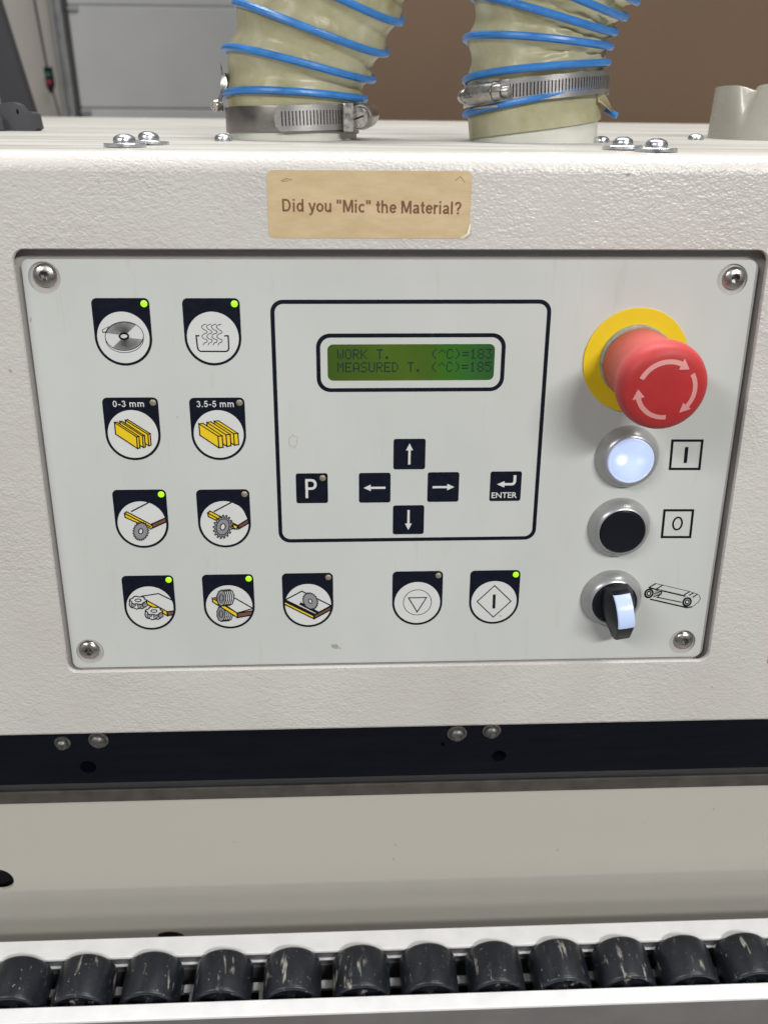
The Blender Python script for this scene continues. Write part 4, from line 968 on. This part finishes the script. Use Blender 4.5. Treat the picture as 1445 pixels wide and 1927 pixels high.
for h in (h1_, h2_):
    m_.wall(ccw(h)[::-1], 0, ccw(h)[::-1], -2, 'beige')
    m_.poly(rrect(min(q[0] for q in h)-8, max(q[0] for q in h)+8, min(q[1] for q in h)-20, max(q[1] for q in h)+8, 2), -9, 'dark')
m_.xf(fascia).build('panel_sheet', fa)
for x, z, rr in ((4, -228, .5), (3, -240, .6), (101, -236, .55), (190, -205, .5), (-90, -222, .4), (150, -215, .3)):
    m_ = MB(); m_.add([(x+rr*math.cos(R(t)), -.05, z+245+rr*1.8*math.sin(R(t))) for t in range(0, 360, 60)], [list(range(6))[::-1]], 'smudge'); m_.build('speck', fa)

# ================================================================== ROLLER TRACK
rt_ = uproot('roller_track', 0, -37, -303.5); tag(rt_, 'feed track of black rollers between two white aluminium rails, along the bottom of the picture', 'roller track')
m_ = MB(); m_.box(-420, 420, 15.2, 28.4, -2.2, 0, 'alu', .4); m_.box(-420, 420, 16.4, 28.0, -42, -2.2, 'web')
rl = m_.build('rail', rt_); tag(rl, 'rear white rail against the beige panel')
m_ = MB(); m_.box(-420, 420, 14.9, 16.4, -9.0, -8.2, 'alu', .2); m_.build('lip', rl)
m_ = MB(); m_.box(-420, 420, 15.4, 16.4, -14.6, -13.6, 'alu_dark', .2); m_.build('lower_lip', rl)
m_ = MB(); m_.box(-420, 420, -25.0, -15.5, -2.2, 0, 'alu', .4); m_.box(-420, 420, -24.0, -16.5, -46, -2.2, 'web'); rf = m_.build('rail', rt_); tag(rf, 'front white rail nearest the viewer')
m_ = MB(); m_.box(-420, 420, -24.7, -24.0, -60, -2.2, 'skirt'); m_.build('front_skirt', rf)
m_ = MB(); m_.box(-420, 420, 9.5, 16.4, -31.5, -30.4, 'alu', .2); m_.build('floor_flange', rt_)
m_ = MB(); m_.box(-420, 420, -16.5, 16.4, -44, -42, 'dark'); m_.build('track_floor', rt_)
m_ = MB(); rr = 17.0
pr = [(4.2, -11), (4.2, -9.0), (11.5, -9.0), (12.4, -9.6), (13.6, -12.2), (14.6, -13.2), (16.1, -13.4), (17.1, -12.6), (17.4, -11.2), (17.4, 11.4), (17.1, 13.0), (16.3, 14.0), (15.1, 14.4), (5, 14.4)]
m_.lathe([(a, b) for a, b in pr], 'roller', 56, cap=False); m_.xf(lambda x, y, z: (x, z, y))
r0 = m_.build('roller', rt_, sharp=50); 
ax_ = MB(); ax_.lathe([(3.0, -15.4), (3.0, 14.9)], 'socket', 16, cap=False); a0_ = ax_.xf(lambda x, y, z: (x, z, y)).build('axle', r0)
xr = [-220.6+i*39.9-39.9 for i in range(14)]
xr = [-260.3, -220.6, -182.0, -142.0, -99.8, -58.2, -16.6, 24.3, 64.7, 104.5, 143.7, 182.7, 221.2, 260]
for i in range(len(xr)-1):
    xm = (xr[i]+xr[i+1])/2; m_ = MB(); m_.box(xm-3.6, xm+3.6, 2.5, 8, -20, -18, 'alu', .3)
    if i < 5: m_.box(xm+.2, xm+2.8, -14.5, 2.5, -20.4, -18.4, 'alu', .3)
    m_.build('bracket', rt_)
for i, x in enumerate(xr):
    if i == 0: o = r0; a_ = a0_
    else:
        o = r0.copy(); COL.objects.link(o); o.parent = rt_; a_ = a0_.copy(); COL.objects.link(a_); a_.parent = o
    o.location = Vector((x, 0, -10.2+random.uniform(-.3, .3)))*S; o.rotation_euler = (0, random.uniform(0, 6.28), R(random.uniform(-.5, .5)))

# ================================================================== BACKGROUND
fl_ = MB(); fl_.add([(-6000, -6000, -1200), (6000, -6000, -1200), (6000, 3080, -1200), (-6000, 3080, -1200)], [(0, 1, 2, 3)], 'concrete')
fo = fl_.build('floor'); fo.location = ORG; tag(fo, kind='structure')
def bgbox(name, x0, x1, y0, y1, z0, z1, k, bev=0, parent=None):
    m_ = MB(); m_.box(x0, x1, y0, y1, z0, z1, k, bev); o = m_.build(name, parent)
    if not parent: o.location = ORG
    return o
tag(bgbox('wall', -5000, -900, 3060, 3160, -1200, 2200, 'wall'), kind='structure')
tag(bgbox('wall', 3000, 5000, 3060, 3160, -1200, 2200, 'wall'), kind='structure')
gd = uproot('garage_door', 0, 3000, -165); tag(gd, 'grey sectional garage door at the back of the workshop', 'garage door')
for i, (z0, z1) in enumerate(((-1035, -610), (-607, -3), (0, 297), (300, 900), (903, 1500))):
    m_ = MB(); m_.box(-868, 3000, 12, 50, z0, z1, 'door', 4); m_.build('door_section', gd)
for (x, z) in ((-852, 289), (-852, -12)):
    m_ = MB(); m_.box(x-14, x+18, 0, 11, z-7, z+7, 'track', 2); hg = m_.build('hinge', gd)
    m_ = MB(); m_.tube([(x-26, 5, z), (x-12, 5, z)], 5, 'seam', 12); m_.build('hinge_roller', hg)
m_ = MB(); m_.box(-877, -869, 4, 30, -1035, 1500, 'seam'); m_.build('edge_seal', gd)
tr = uproot('door_track', -905, 2980, -165); tag(tr, 'galvanised vertical track beside the garage door', 'track')
m_ = MB(); m_.box(-6, 26, 20, 30, -1035, 1500, 'track'); m_.box(20, 26, -10, 20, -1035, 1500, 'track'); m_.box(-6, 0, -2, 20, -1035, 1500, 'track'); m_.build('track_channel', tr)
cd = uproot('pull_cord', -940, 2940, -165)
tag(cd, 'thin grey cable hanging beside the door track, down to the hand switch', 'cable')
m_ = MB(); m_.tube([(-12, 0, 700), (-6, 0, 300), (2, 0, 125)], 4, 'seam', 8); m_.tube([(8, 0, 60), (14, 0, 20), (26, 0, -60), (34, 0, -400)], 3, 'seam', 8); m_.build('cable_run', cd)
sw = uproot('pendant_switch', -934, 2935, -73); tag(sw, 'small dark hand switch with a red button hanging beside the door track', 'switch')
m_ = MB(); m_.prism([(-11, 34), (11, 34), (12, -18), (3, -40), (-3, -40), (-11, -20)], -10, 10, 'black'); m_.xf(lambda x, y, z: (x, -z, y)).build('switch_body', sw)
m_ = MB(); m_.lathe([(8, 0), (8, 4), (.01, 5)], 'redcap', 16); m_.xf(lambda x, y, z: (x, -10-z, y-8)).build('red_button', sw)
m_ = MB(); m_.lathe([(8, 0), (8, 4), (.01, 5)], 'green', 16); m_.xf(lambda x, y, z: (x, -10-z, y+14)).build('green_button', sw)
po = uproot('dark_upright', 0, 1500, 0); tag(po, 'dark grey leaning upright at the left edge, behind the hood', 'upright')
m_ = MB(); zs = (-1100, 300); rx = lambda z: -610.7+(z-164)*-.1695*1.0; lx = lambda z: -634+(z-93)*-.02
ft = lambda z, y: [(rx(z), y, z), (min(lx(z), rx(z)-14), y, z)]
vs = [*ft(-300, 0), *ft(300, 0), *ft(-300, 30), *ft(300, 30)]
m_.add(vs, [(0, 2, 3, 1), (4, 5, 7, 6), (0, 4, 6, 2), (1, 3, 7, 5)], 'post'); m_.build('upright_body', po)
bo = uproot('fibreboard_sheet', 0, 1000, 0); tag(bo, 'large plain brown board standing behind the hood', 'board')
m_ = MB(); m_.box(-34, 1300, 0, 18, -1150, 900, 'board', 1); m_.build('board', bo)
bpy.context.view_layer.update()
